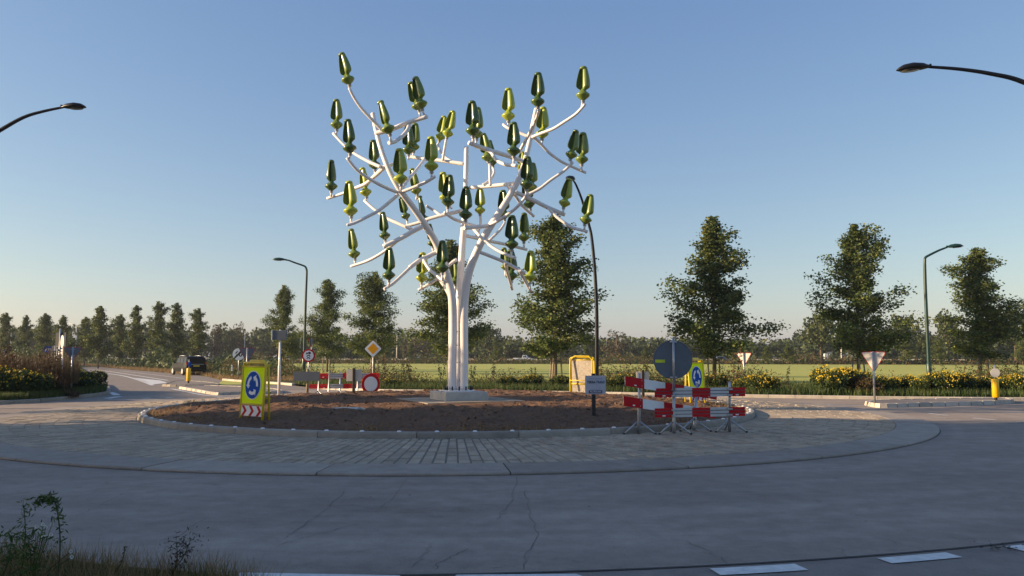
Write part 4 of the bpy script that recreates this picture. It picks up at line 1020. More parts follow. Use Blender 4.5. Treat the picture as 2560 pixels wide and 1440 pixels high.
# highway + guard rail + poles
hw = [(-140,222),(200,160),(200,172),(-140,236)]
sheet('road', ccw(hw), .02, M['asphalt'], kind='structure')
gr = thing('guard_rail', 'long pale steel guard rail along the far highway', 'guard rail', (-100, 214, 0))
A = Vector((-110, 213, 0)); B = Vector((170, 163, 0)); dv = (B-A); L = dv.length
q = MB(); x = dv.normalized(); nrm = Vector((x.y,-x.x,0))
q.add([A-gr.location+nrm*s+Vector((0,0,z)) for s, z in ((.03,.50),(.08,.58),(.0,.66),(.08,.74),(.03,.82))]+[B-gr.location+nrm*s+Vector((0,0,z)) for s, z in ((.03,.50),(.08,.58),(.0,.66),(.08,.74),(.03,.82))], [(i,i+5,i+6,i+1) for i in range(4)]); q.obj('beam', M['sign_back_pale'], gr)
q = MB(); q.box((0,0,.35),(.1,.1,.75)); me = q.mesh('post', M['galv'])
for k in range(70): link('post', me, gr, loc=A.lerp(B, (k+.5)/70)-gr.location-nrm*.08)
for px, yt, d, nm in ((993,838,200,'left of the wind tree trunk'),(1248,838,195,'right of the wind tree trunk'),(1516,842,190,'right of the tall black lamp'),(535,825,215,'above the dark car'),(613,832,212,'above the end-of-60 sign'),(752,842,208,'left of the green lamp'),(2101,862,160,'under the dark poplar at right'),(192,812,170,'above the brown weeds at far left'),(30,822,170,'at the left edge of the photo')):
    t = thing('light_pole', 'thin distant white highway pole '+nm, 'pole', ((px-1280)/F*d, d, 0), 0, 'distant highway poles')
    zt = P(px, yt, d).z; q = MB(); q.tube([(0,0,0),(0,0,zt)], [.16,.10], 8); q.obj('mast', M['sign_back_pale'], t)
    q = MB(); q.box((0,0,.5),(.6,.4,.9)); q.obj('foot', M['alu'], t)
    if px in (192, 30): q = MB(); q.tube([(0,0,zt-.1),(-.5,0,zt+.1),(-1.6,0,zt+.2)], .06, 6); q.obj('arm', M['sign_back_pale'], t)
d = 160; q = MB(); q.box((0,0,.55),(.75,.4,1.9), bev=.05)
q.obj('utility_cabinet', M['white'], label='small white cabinet on the far field edge left of the near give-way sign', cat='cabinet', loc=((2062-1280)/F*d, d, .5))
# left cluster of signs in the weeds
d = 36; 
t = thing('panel_sign', 'dark rectangular panel seen from behind on twin poles above the brown weeds', 'sign', ((152-1280)/F*d, d, .05), R(-12))
q = MB(); q.box((.02,.04,P(150,852,d).z),(30/F*d,.04,36/F*d), bev=.004); q.obj('panel', M['dark_back'], t)
for px, yt in ((152,824),(146,868)): q = MB(); q.tube([((px-152)/F*d,0,-.05),((px-152)/F*d,0,P(px,yt,d).z)], .03, 8); q.obj('pole', M['galv'], t)
t = thing('round_sign', 'edge-on round sign with a small box below, left of the triangle in the brown weeds', 'road sign', ((158-1280)/F*33, 33, .05), R(-48))
q = MB(); q.tube([(0,.04,-.05),(0,.04,P(158,842,33).z)], .03, 8); q.obj('pole', M['white_steel'], t)
plate(circ(.26), -.006, .006, M['sign_back_pale'], 'panel', t, P(158,857,33).z); plate([(-.14,-.14),(.14,-.14),(.14,.14),(-.14,.14)], -.006, .02, M['sign_back_pale'], 'sub_panel', t, P(158,885,33).z)
t = thing('direction_sign', 'small blue direction board with white print above the brown weeds', 'sign', ((125-1280)/F*46, 46, .05), R(8))
q = MB(); q.tube([(0,.04,-.05),(0,.04,P(125,868,46).z)], .03, 8); q.obj('pole', M['galv'], t)
pn = plate([(-.22,-.17),(.22,-.17),(.22,.17),(-.22,.17)], -.008, .008, M['blue'], 'panel', t, P(125,876,46).z)
txt('centrum', .085, (0,-.011,P(125,873,46).z), M['white'], pn); txt('A50', .085, (0,-.011,P(125,880,46).z), M['white'], pn)
t = thing('round_sign', 'grey disc seen from behind low in the brown weeds at left', 'road sign', ((143-1280)/F*38, 38, .05), R(-6))
q = MB(); q.tube([(0,-.04,-.05),(0,-.04,P(143,868,38).z)], .03, 8); q.obj('pole', M['galv'], t); plate(circ(.28), -.006, .006, M['sign_back'], 'panel', t, P(143,880,38).z)
t = thing('marker_post', 'small red and white striped marker in the greenery at far left', 'marker post', ((36-1280)/F*70, 70, .05))
q = MB(); q.lathe([(.13,0),(.13,.6)], 8); q.obj('post', M['wood'], t)
q = MB(); q.add([(-.2,-.05,.95),(.2,-.05,.95),(.0,-.05,1.75),(-.2,.05,.95),(.2,.05,.95),(0,.05,1.75)],[(0,1,2),(5,4,3),(0,3,4,1),(1,4,5,2),(2,5,3,0)]); q.obj('cone', M['red'], t)
q = MB(); q.box((0,0,.85),(.36,.12,.3)); q.obj('white_band', M['white'], t)
t = thing('marker_post', 'slim grey leaning post at the far left edge', 'marker post', ((12-1280)/F*40, 40, .05)); q = MB(); q.tube([(-.08,0,-.05),(.05,0,1.9)], .04, 8); q.obj('post', M['galv'], t)
t = thing('marker_post', 'short reflector post beside the dark car', 'marker post', ((583-1280)/F*60, 60, 0)); q = MB(); q.box((0,0,.5),(.1,.1,1.0), bev=.01); q.obj('post', M['white'], t)
d = 150; t = thing('box_sign', 'distant white box sign on a pole among the left-hand poplars', 'sign', ((189-1280)/F*d, d, 0)); q = MB(); q.box((0,-.1,P(189,837,d).z),(.8,.2,1.1)); q.obj('panel', M['white'], t); q = MB(); q.tube([(.2,0,0),(.2,0,P(189,832,d).z)], .07, 8); q.obj('pole', M['sign_back_pale'], t)

# ------------------------------------------------------------------ vegetation
def rand_unit(n, rng):
    v = rng.normal(size=(n,3)); return v/np.linalg.norm(v, axis=1, keepdims=True)
def leaves(C, size, rng, up=.0, asp=.75):
    n = len(C); u_ = rand_unit(n, rng); w_ = rand_unit(n, rng); w_ -= u_*(u_*w_).sum(1, keepdims=True); w_ /= np.linalg.norm(w_, axis=1, keepdims=True)
    s = (size*rng.uniform(.6,1.35,size=(n,1)))
    a, b_ = u_*s*.5, w_*s*.5*asp
    return np.stack([C-a, C-b_, C+a, C+b_], 1)
def poplar(seed, H=10., W=1.75, n=9000, leaf=.17, z0=1.5, nb=95, ex=.68, tips=1):
    rng = np.random.default_rng(seed); rnd = random.Random(seed)
    limb = MB(); C = []
    limb.tube([(0,0,-.2),(.02,0,1.5),(rnd.uniform(-.1,.1),0,H*.5),(rnd.uniform(-.1,.1),0,H*.93)], [.12,.095,.06,.012], 8)
    for i in range(nb):
        t = (i+rnd.random())/nb; t = t**.92; z = z0 + t*(H*.93-z0)
        prof = (min(1, (t+.02)/.14)**.6) * ((1-t)**ex*.98+.07)
        ln = W*prof*rnd.choice((.55,.75,.9,1.05,1.2,1.45)); az = rnd.uniform(0, 2*PI); ln *= 1+.26*math.sin(az+t*8+seed)+.14*math.sin(2*az-t*15+seed*2); el = R(rnd.uniform(5,32)+40*t)
        dx, dy = math.cos(az), math.sin(az); rise = math.tan(min(el, 1.25))*ln
        if rise > .2*H: rise = .2*H
        p0 = np.array([0,0,z]); p1 = np.array([dx*ln, dy*ln, z+rise*.75]); pm = (p0+p1)/2+np.array([0,0,-.06*ln])
        limb.tube([tuple(p0), tuple(pm), tuple(p1)], [.032*(1-t)+.012,.018,.006], 4)
        k = max(10, int(n/nb*(ln/W+.25)*1.35)); s = rng.beta(2.0,1.05,size=k)
        q_ = p0+(p1-p0)*s[:,None]; sp = (.10+.20*(1-np.abs(s-.45)))*(.55+.45*ln/W)
        q_ = q_+rng.normal(size=(k,3))*sp[:,None]*np.array([1,1,.85]); C.append(q_)
    k = n//28; 
    for q_ in range(tips):
        a = rng.uniform(0, 2*PI); off = .0 if q_ == 0 else .10*W*rng.uniform(1.5,3.2); zt = 1.0 if q_ == 0 else rng.uniform(.86,.95); tt = rng.uniform(zt-.16,zt,size=k)
        C.append(np.stack([off*math.cos(a)+rng.normal(size=k)*.11, off*math.sin(a)+rng.normal(size=k)*.11, tt*H], 1))
    C = np.concatenate(C); C = C[C[:,2] > z0-.5]
    return np_mesh('crown', leaves(C, leaf, rng), 4, M['poplar']), limb.mesh('trunk', M['bark'])
POP = [poplar(11, n=19000, W=1.85, leaf=.135, tips=2), poplar(23, n=19000, W=1.7, nb=80, leaf=.135, tips=3), poplar(35, n=19000, W=1.8, nb=110, leaf=.135, ex=.6, tips=3), poplar(47, n=6500, leaf=.21, W=1.5, nb=64, ex=.5, tips=3), poplar(59, n=6500, leaf=.21, W=1.45, nb=54, ex=.55, tips=2)]
stake = MB(); stake.tube([(0,0,-.1),(0,0,1.5)], .05, 8); stakem = stake.mesh('stake', M['wood'])
def plant_poplar(px, ytop, wpx, d, var, label, stakes=True, z=0.05, turn=None):
    cm, tm = POP[var]; x = (px-1280)/F*d; H = P(px, ytop, d).z - z
    t = thing('poplar_tree', label, 'tree', (x, d, z), random.uniform(0, 2*PI) if turn is None else turn, 'young poplars along the roads')
    s = H/10.; sw = (wpx/F*d)/3.6
    c = link('crown', cm, t); c.scale = (sw, sw, s); c = link('trunk', tm, t); c.scale = (s, s, s)
    if stakes:
        for k, (sx, sy) in enumerate(((-.42,-.1),(.42,-.1),(.0,.45))):
            o = link('stake', stakem, t, loc=(sx, sy, 0)); o.rotation_euler = (0, R(4 if sx > 0 else -4)*-1, 0)
        q = MB(); q.box((0,-.1,1.3),(.84,.02,.06)); q.obj('tie_strap', M['rubber'], t)
    return t
plant_poplar(1388, 536, 205, 50, 0, 'tallest-looking young poplar, between the wind tree and the black lamp post', turn=.4)
plant_poplar(1785, 542, 200, 52, 1, 'staked young poplar behind the grey disc and barriers', turn=1.9)
plant_poplar(2143, 560, 185, 53, 2, 'dark young poplar behind the near give-way triangle', turn=3.0)
plant_poplar(2446, 620, 170, 55, 0, 'young poplar with forked crown top beside the right-hand green lamp', turn=4.2)
plant_poplar(1126, 600, 165, 62, 1, 'young poplar directly behind the wind tree trunks', turn=5.0)
plant_poplar(936, 680, 125, 74, 2, 'young poplar behind the orange priority diamond', turn=.9)
plant_poplar(820, 698, 92, 84, 0, 'young poplar just right of the left-hand green lamp', turn=2.2)
plant_poplar(708, 713, 82, 93, 1, 'young poplar just left of the left-hand green lamp', turn=3.7)
LEFTP = [(497,771,52,122,'slim young poplar right above the dark car'),(441,757,56,118,'young poplar left of the one above the dark car'),(394,754,58,112,'narrow pointed young poplar, second left of the dark car'),
 (340,763,52,116,'young poplar with split tip in the middle of the left row'),(302,786,50,128,'lower poplar with thin foliage, left of the split-tipped one'),(250,765,66,106,'broad poplar in the left row, right of the far white box sign'),
 (215,792,50,132,'smaller poplar crowding the broad one on the left'),(158,788,50,118,'poplar with two leaning tips above the blue direction board'),(113,783,52,122,'poplar with narrow top in the far left row'),(66,788,40,130,'thin poplar second from the left edge'),(16,782,48,124,'poplar at the left edge of the photo')]
for i, (px, yt, wp, d, lb) in enumerate(LEFTP): plant_poplar(px, yt, wp*1.1, d, 3+i % 2, lb, stakes=False, turn=i*1.3)
link('leaf_litter', litter(), kind='stuff', label='scattered dry leaves and crumbs on the paving', cat='litter')
# rounded far trees
def round_tree(seed, H=10., W=4.5, n=2400, leaf=.5, mat='far_leaf', z0=1.2, blobs=22):
    rng = np.random.default_rng(seed); C = []; limb = MB(); limb.tube([(0,0,-.2),(0,0,H*.35),(.2,0,H*.75)], [.28,.2,.06], 7)
    for i in range(blobs):
        while True:
            p = rng.uniform(-1,1,size=3)
            if np.linalg.norm(p) < 1: break
        c = np.array([p[0]*W*.72, p[1]*W*.72, z0+(H-z0)*(.5+.40*p[2])]); r = W*rng.uniform(.20,.36)*(1.15-.35*max(0,p[2]))
        k = n//blobs; v_ = rand_unit(k, rng)*rng.uniform(.55,1.05,size=(k,1))**.5
        v_[:,2] = v_[:,2]*.85; C.append(c+v_*r)
        limb.tube([(0,0,H*.3), tuple(c*.6+np.array([0,0,H*.12])), tuple(c)], [.08,.05,.02], 4)
    C = np.concatenate(C); return np_mesh('crown', leaves(C, leaf, rng, asp=.9), 4, M[mat]), limb.mesh('trunk', M['bark'])
RT = [round_tree(101, n=3000, leaf=.42), round_tree(102, n=3000, leaf=.42, blobs=28), round_tree(103, mat='far_leaf_brown', n=2600, leaf=.42), round_tree(104, mat='far_leaf_brown', n=1500, leaf=.36, blobs=16)]
def far_tree(px, yt, wp, d, var, label):
    cm, tm = RT[var]; t = thing('broadleaf_tree', label, 'tree', ((px-1280)/F*d, d, 0), px*.7, 'broadleaf trees beyond the field')
    s = P(px, yt, d).z/10.; sw = (wp/F*d)/8.4
    c = link('crown', cm, t); c.scale = (sw, sw, s); c = link('trunk', tm, t); c.scale = (sw, sw, s)
for a in ((2050,764,118,150,0,'big rounded dark green tree left of the dark poplar'),(2256,774,88,158,1,'rounded tree between the dark poplar and the right-hand green lamp'),(2368,768,92,152,0,'bushy tree just right of the right-hand green lamp'),
          (2535,757,110,150,1,'large tree filling the right edge of the photo'),(2470,778,80,156,0,'tree behind the right-hand forked poplar'),(2310,830,70,150,1,'low shrubby tree right at the foot of the right-hand green lamp'),
          (1541,820,95,185,3,'brownish open-crowned tree right of the black lamp post'),(1225,808,78,195,1,'dark rounded tree just right of the wind tree trunk'),(1038,814,84,200,3,'open-crowned tree left of the wind tree trunk'),
          (545,803,58,215,2,'brown-green tree above and right of the dark car'),(602,799,46,220,3,'pointed brownish tree above the end-of-60 sign'),(655,812,60,215,1,'dark tree left of the grey box sign'),(575,815,50,212,1,'low dark tree between two brownish ones'),
          (2120,800,80,165,1,'tree partly hidden by the dark poplar'),(1470,822,60,190,0,'rounded tree directly behind the black lamp post'),(760,820,60,210,2,'brownish tree behind the left-hand green lamp'),(205,815,60,175,0,'rounded tree among the poplars above the far white box sign'),(62,815,70,185,1,'rounded tree behind the poplars near the left edge')):
    far_tree(*a)
# wood beyond, one mass
def wood():
    rng = np.random.default_rng(5); C = []
    for i in range(420):
        px = rng.uniform(-250, 2900); d = rng.uniform(205, 285)
        if px < 700: yt = rng.uniform(806, 838)
        elif px < 1280: yt = rng.uniform(828, 852)
        elif px < 1950: yt = rng.uniform(840, 862)
        else: yt = rng.uniform(822, 850)
        H = P(px, yt, d).z; x = (px-1280)/F*d; W = rng.uniform(3.0,5.5)
        k = 330; nbl = 9; 
        for b_ in range(nbl):
            c = np.array([x+rng.normal()*W*.4, d+rng.normal()*W*.3, H*rng.uniform(.2,.85)]); r = W*rng.uniform(.28,.5)
            v_ = rand_unit(k//nbl, rng); v_[:,2] *= .9; C.append(c+v_*r)
    C = np.concatenate(C); C = C[C[:,2] > .1]
    return np_mesh('wood', leaves(C, .85, rng, asp=.9), 4, M['far_leaf'])
link('distant_wood', wood(), kind='stuff', label='dark belt of woodland closing the horizon', cat='woodland')
# saplings in front of the wood
SAPL = [(1243,850,34,165),(965,845,30,170),(735,828,34,150),(1612,868,26,165),(1700,862,30,165),(1968,858,34,150),(1915,865,28,152),(2262,842,40,140),(2345,846,40,138),(2552,835,40,136),(1030,858,26,172),(1465,862,26,168),(1655,855,26,168),(845,858,24,168)]
near = ['right of the wind tree trunk','left of the highway pole by the wind tree','behind the grey box sign','left of the grey disc, pale and low','behind the top of the grey disc','left of the big rounded dark green tree','right of the farther give-way triangle','below the tree left of the right-hand green lamp','right beside the right-hand green lamp','at the right edge of the photo','below the open-crowned tree left of the trunk','behind the black lamp post','between black lamp and grey disc','right of the lamp poplar at left']
for i, ((px, yt, wp, d), nm) in enumerate(zip(SAPL, near)): 
    cm, tm = POP[3+i % 2]; t = thing('sapling', 'thin young tree by the highway, '+nm, 'tree', ((px-1280)/F*d, d, 0), i*1.1, 'saplings along the highway')
    s = P(px, yt, d).z/10.; sw = (wp/F*d)/3.4; c = link('crown', cm, t); c.scale = (sw, sw, s); c = link('trunk', tm, t); c.scale = (s*1.5, s*1.5, s)
# scrub belts (stuff)
def blades(pts, h, w_, lean, rng):
    n = len(pts); a = rng.uniform(0, 2*PI, n); hh = h*rng.uniform(.5,1.3,n); l = lean*hh
    dx = np.stack([np.cos(a), np.sin(a), np.zeros(n)], 1)*(w_/2); b_ = rng.uniform(0, 2*PI, n)
    tip = pts+np.stack([np.cos(b_)*l*rng.uniform(0,1,n), np.sin(b_)*l*rng.uniform(0,1,n), hh], 1)
    return np.stack([pts-dx, pts+dx, tip], 1)
def scatter_px(n, xr, dfun, z, rng):
    px = rng.uniform(xr[0], xr[1], n); d = dfun(px, rng); return np.stack([(px-1280)/F*d, d, np.full(n, z)], 1), px, d
rng = np.random.default_rng(77)
pts, px, d = scatter_px(52000, (540, 2750), lambda p, r: r.uniform(160, 180, len(p)) - (p-1200)*.012, 0, rng)
hh = 1.1*(.55+.9*np.clip(np.sin(px*.013)+np.sin(px*.041+1)+.6, 0, 2)/2)
C = pts.copy(); C[:,2] = np.abs(rng.normal(size=len(C)))*hh*.6
link('hedge_scrub', np_mesh('hedge_scrub', leaves(C, .34, rng), 4, M['weed']), kind='stuff', label='ragged belt of brownish scrub along the far field edge', cat='scrub')
# left scrub beyond the left road
FE = np.array([[p.x, p.y] for p in FARK[:24]])
def left_d(px): 
    pe = np.array([(q_[0]/q_[1]*F+1280) for q_ in FE]); return np.interp(px, pe, FE[:,1])
n = 22000; px = rng.uniform(-60, 720, n); u_ = rng.uniform(0,1,n)**.8; base = left_d(np.clip(px, 150, 720)); d = base+4+u_*(75-base*.15) 
d = np.where(px < 190, rng.uniform(95, 150, n), d)
bh = (.9+1.9*np.clip(np.sin(px*.035)+np.sin(px*.011+d*.05)+.4, 0, 2)/2)*np.clip((d-55)/35, .25, 1.15)
C = np.stack([(px-1280)/F*d, d, rng.uniform(0,1,n)**.8*bh], 1)
link('scrub', np_mesh('scrub', leaves(C, .36, rng), 4, M['far_leaf']), kind='stuff', label='green scrub and bushes beyond the left-hand road', cat='scrub')
n = 16000; px = rng.uniform(150, 770, n); base = left_d(px); d = base+rng.uniform(.3, 9, n)*(base/55)
pts = np.stack([(px-1280)/F*d, d, np.zeros(n)], 1)
link('dry_grass', np_mesh('dry_grass', blades(pts, .30, .035, .7, rng), 3, M['straw']), kind='stuff', label='dry straw-coloured grass edging the left-hand road', cat='grass')
n = 14000; px = rng.uniform(520, 760, n); base = left_d(px); d = base+rng.uniform(3, 26, n); C = np.stack([(px-1280)/F*d, d, rng.uniform(0,1,n)**1.3*(1.0+.4*np.sin(px*.09))], 1)
link('weeds', np_mesh('weeds', leaves(C, .16, rng, asp=.3), 4, M['weed']), kind='stuff', label='rusty brown weeds at the bend of the left-hand road', cat='weeds')
# far verge: grass and tall weeds
KP = np.array([[p.x, p.y] for p in FARK[28:]]); KA = KP[:,0]/KP[:,1]*F+1280
def kd(px): return np.interp(px, KA, KP[:,1])
n = 52000; px = rng.uniform(745, 2650, n); d = kd(px)+.15+rng.uniform(0,1,n)**1.2*9.5
pts = np.stack([(px-1280)/F*d, d, np.full(n,.08)], 1)
link('grass', np_mesh('grass', blades(pts, .32, .035, .5, rng), 3, M['grass']), kind='stuff', label='green verge grass behind the far kerb', cat='grass')
n = 70000; px = rng.uniform(745, 2650, n); d = kd(px)+2.2+rng.uniform(0,1,n)*7
dens = np.clip(np.sin(px*.021)+np.sin(px*.0073+2)+np.sin(d*1.3+px*.01)+1.1, 0, 3)/3; keep = rng.uniform(0,1,n) < dens
px, d, dens = px[keep], d[keep], dens[keep]; top = (.35+.75*dens)*rng.uniform(.5,1.2,len(px))
C = np.stack([(px-1280)/F*d, d, .08+rng.uniform(0,1,len(px))**.7*top], 1)
link('weeds', np_mesh('weeds', leaves(C, .12, rng, asp=.32), 4, M['weed']), kind='stuff', label='mixed green and rust-brown weeds on the far verge', cat='weeds')
# tall single weeds poking out of the verge
def tall_weed(seed, mat='weed', H=1.3, nl=60, ls=.09):
    rg = np.random.default_rng(seed); rd = random.Random(seed); st = MB(); C = []
    for k in range(rd.randint(2,4)):
        tx, ty, hz = rd.uniform(-.25,.25), rd.uniform(-.25,.25), H*rd.uniform(.7,1)
        st.tube([(0,0,0),(tx*.4,ty*.4,hz*.5),(tx,ty,hz)], [.012,.009,.004], 4)
        t = rg.uniform(.25,1,nl)[:,None]; C.append(np.array([tx,ty,hz])*t+rg.normal(size=(nl,3))*.05*(1.2-t*.6))
    C = np.concatenate(C); V = leaves(C, ls, rg, asp=.4); q4 = V.reshape(-1,3)
    st.cur = 1; o = len(st.v); st.v += [tuple(p) for p in q4]
    for i in range(len(V)): st.f.append((o+4*i,o+4*i+1,o+4*i+2,o+4*i+3)); st.m.append(1); st.sm.append(False)
    return st.mesh('tall_weed', [M['bark'], M[mat]])
TW = [tall_weed(1), tall_weed(2, 'bush', 1.5), tall_weed(3, 'rust_weed', 1.4), tall_weed(4, 'bush', 1.1, 90)]
twl = [(962,1.3,2,'dark upright weed beside the far barrier'),(1012,1.1,2,'second dark upright weed left of the trunk'),(1028,1.5,0,'tall pointed weed left of the wind tree plinth'),(1105,1.5,1,'leafy green weed just left of the wind tree trunks'),(1180,1.2,3,'leafy weed just right of the wind tree trunks'),(1230,1.35,0,'thin weed with sparse top right of the plinth'),
       (1340,1.1,3,'bushy weed below the middle poplar'),(1508,1.55,0,'thin weed right of the lettered board'),(1620,1.5,0,'tall thin weed above the leaning barrier'),(1835,1.9,0,'tall yellowish weed left of the farther give-way sign'),(1960,1.1,0,'brown weed right of the farther give-way sign'),(2338,1.4,1,'tall dark weed beside the right-hand green lamp'),(2395,1.2,0,'brown weed left of the right-hand bollard'),(2540,1.2,1,'tall weed at the right edge'),(830,1.2,2,'dark weed behind the far barrier'),(790,1.3,1,'green weed left of the far barrier')]
for i, (px, h, v_, lb) in enumerate(twl):
    d = float(kd(px))+3.5+(i*1.7) % 3; o = link('tall_weed', TW[v_], None, lb, 'weed', 'tall weeds on the far verge', None, ((px-1280)/F*d, d, .08), i*1.0); o.scale = (h*.9, h*.9, h*.95)
# flowering bushes
def fbush(seed, R_=.9, H=.85, nl=2600, nf=700, leaf=.10, lm='bush'):
    rg = np.random.default_rng(seed); C = []; Fl = []
    for k in range(11):
        a = rg.uniform(0,2*PI); rr = R_*.75*math.sqrt(rg.uniform()); c = np.array([rr*math.cos(a), rr*math.sin(a), H*rg.uniform(.35,.7)]); r = R_*rg.uniform(.26,.42)
        v_ = rand_unit(nl//11, rg)*rg.uniform(.4,1,size=(nl//11,1))**.4; C.append(c+v_*r*np.array([1,1,.9]))
        f = rand_unit(nf//11, rg); f[:,2] = np.abs(f[:,2])**.7; Fl.append(c+f*r*rg.uniform(.95,1.15,size=(nf//11,1))*np.array([1,1,.95]))
    C = np.concatenate(C); C[:,2] = np.abs(C[:,2]); Fl = np.concatenate(Fl)
    return np_mesh('foliage', leaves(C, leaf, rg, asp=.5), 4, M[lm]), np_mesh('flowers', leaves(Fl, .065, rg), 4, M['flower'])
FB = [fbush(1, nf=280), fbush(2, nf=520), fbush(3, nf=110), fbush(4, nf=0+11, lm='bush_brown')]
fb = [(2082,1.25,1,1.3,'broad bush dense with yellow flowers, left of the near give-way sign'),(2125,1.15,1,2.2,'yellow-topped bush directly left of the near give-way pole'),(2155,.9,3,.9,'brownish leafy clump in front of the yellow-topped bushes'),(1895,.9,1,.8,'yellow-flowered bush close to the right end of the barriers'),(1870,.7,0,1.8,'small yellow-flowered bush below the farther give-way sign'),
      (2220,.8,1,2.6,'yellow-flowered bush right of the near give-way pole'),(2265,.85,1,3.0,'yellow-flowered bush left of the green lamp base'),(2300,.8,2,1.3,'dark leafy bush with few flowers at the lamp base'),(2345,1.05,1,1.3,'full yellow-flowered bush right of the green lamp base'),(2390,1.0,1,1.9,'yellow-flowered bush left of the right-hand bollard'),(2440,.85,0,2.8,'flowering bush behind the right-hand bollard'),
      (2515,.9,1,2.3,'yellow-flowered bush right of the right-hand bollard'),(2555,.9,1,1.6,'yellow-flowered bush at the right edge'),(1560,.9,2,2.0,'green bush with scattered yellow heads left of the leaning barrier'),(1530,.75,0,1.4,'low flowering clump right of the lettered board'),(1330,.8,0,2.9,'yellowish flowering clump below the middle poplar'),(1270,.7,2,2.2,'green clump right of the plinth'),(1780,.9,2,2.8,'green clump at the foot of the staked poplar'),(1400,.8,2,2.3,'green clump left of the beige sign back'),(990,.6,0,1.6,'small yellow-flowered plant left of the plinth')]
for i, (px, s, v_, off, lb) in enumerate(fb):
    d = float(kd(px))+off; t = thing('flowering_bush' if v_ != 3 else 'leafy_bush', lb, 'bush', ((px-1280)/F*d, d, .08), i*1.3, 'bushes on the far verge')
    for nm, me in zip(('foliage','flowers'), FB[v_]): o = link(nm, me, t, kind='stuff'); o.scale = (s, s, s*1.05)
# left verge plants
lv = [(30,30.6,1.35,2,'dark green bush at the left edge behind the kerb'),(60,31.0,1.15,0,'bush with yellow flowers at the left edge'),(95,31.6,.95,2,'broad-leaved green bush in the middle of the left verge'),(125,32.4,.9,2,'green bush right of the broad-leaved one on the left verge'),(232,37.0,1.15,2,'dark green bush at the tip of the left verge'),(215,35.6,.8,2,'low green bush near the tip of the left verge'),(-30,30.5,1.4,2,'green bush cut by the left edge')]
for i, (px, d, s, v_, lb) in enumerate(lv):
    t = thing('flowering_bush', lb, 'bush', ((px-1280)/F*d, d, .08), i*1.7, 'bushes on the left verge')
    for nm, me in zip(('foliage','flowers'), FB[v_]): o = link(nm, me, t, kind='stuff'); o.scale = (s, s, s)
n = 26000; px = rng.uniform(-80, 205, n); d = rng.uniform(31.5, 39, n); hump = 1.15+.45*np.sin(px*.05+1)+.35*np.sin(px*.021)+.25*np.sin(px*.13+d); hump *= np.clip((215-px)/60, .35, 1)
C = np.stack([(px-1280)/F*d, d, .08+rng.uniform(0,1,n)**.75*hump*rng.uniform(.75,1.15,n)], 1)
link('weeds', np_mesh('weeds', leaves(C, .12, rng, asp=.3), 4, M['rust_weed']), kind='stuff', label='tall rust-brown weeds on the left verge', cat='weeds')
n = 9000; px = rng.uniform(-80, 200, n); d = rng.uniform(32, 39, n); pts = np.stack([(px-1280)/F*d, d, np.full(n,.6)], 1)
link('weeds', np_mesh('weeds', blades(pts, 1.0, .02, .25, rng), 3, M['rust_weed']), kind='stuff', label='thin dry stalks standing out of the left verge weeds', cat='weeds')
LK = np.array([[p.x, p.y] for p in LV[8:25]]); LA = LK[:,0]/LK[:,1]*F+1280
n = 22000; px = rng.uniform(-60, 272, n); d = np.interp(px, LA, LK[:,1])+.15+rng.uniform(0,1,n)**1.3*4.5
pts = np.stack([(px-1280)/F*d, d, np.full(n,.08)], 1)
link('grass', np_mesh('grass', blades(pts, .28, .03, .5, rng), 3, M['grass']), kind='stuff', label='green grass behind the left kerb', cat='grass')
# dry tufts on the island rim
n = 9000; a = rng.uniform(0, 2*PI, n); r_ = RI-.22-np.abs(rng.normal(size=n))*.45; cl = np.sin(a*13)+np.sin(a*29+1)+np.sin(a*5+2); keep = cl > .35
a, r_ = a[keep], r_[keep]; pts = np.array([[CX+rr*math.cos(t), CY+rr*math.sin(t), soil_z(CX+rr*math.cos(t), CY+rr*math.sin(t))-.01] for t, rr in zip(a, r_)])
link('dry_grass', np_mesh('dry_grass', blades(pts, .11, .012, .8, rng), 3, M['straw']), kind='stuff', label='short straw-coloured tufts along the island rim', cat='grass')
# foreground corner: grass, daisies, tall weeds
NVX = np.array([p[0] for p in nv]); NVY = np.array([p[1] for p in nv])
n = 11000; x = rng.uniform(-6.2, -1.6, n); ymax = np.interp(x, NVX, NVY); y = ymax-.05-rng.uniform(0,1,n)**1.1*2.6
pts = np.stack([x, y, np.full(n,.03)], 1); hgt_ = .04+.05*np.clip(np.sin(x*5)+np.sin(y*4+x*2)+.2, 0, 2)+.06*(y<ymax-.5)
V = blades(pts, 1.0, .007, .7, rng); V[:,2] = pts+(V[:,2]-pts)*hgt_[:,None]
link('grass', np_mesh('grass', V, 3, [M['grass']]), kind='stuff', label='rough green grass in the bottom left corner', cat='grass')
n = 7000; x = rng.uniform(-6.2, -1.7, n); ymax = np.interp(x, NVX, NVY); y = ymax-.0-rng.uniform(0,1,n)**1.3*1.6
pts = np.stack([x, y, np.full(n,.03)], 1); V = blades(pts, .20, .005, .9, rng)
link('dry_grass', np_mesh('dry_grass', V, 3, M['straw']), kind='stuff', label='thin dry stems in the bottom left corner', cat='grass')
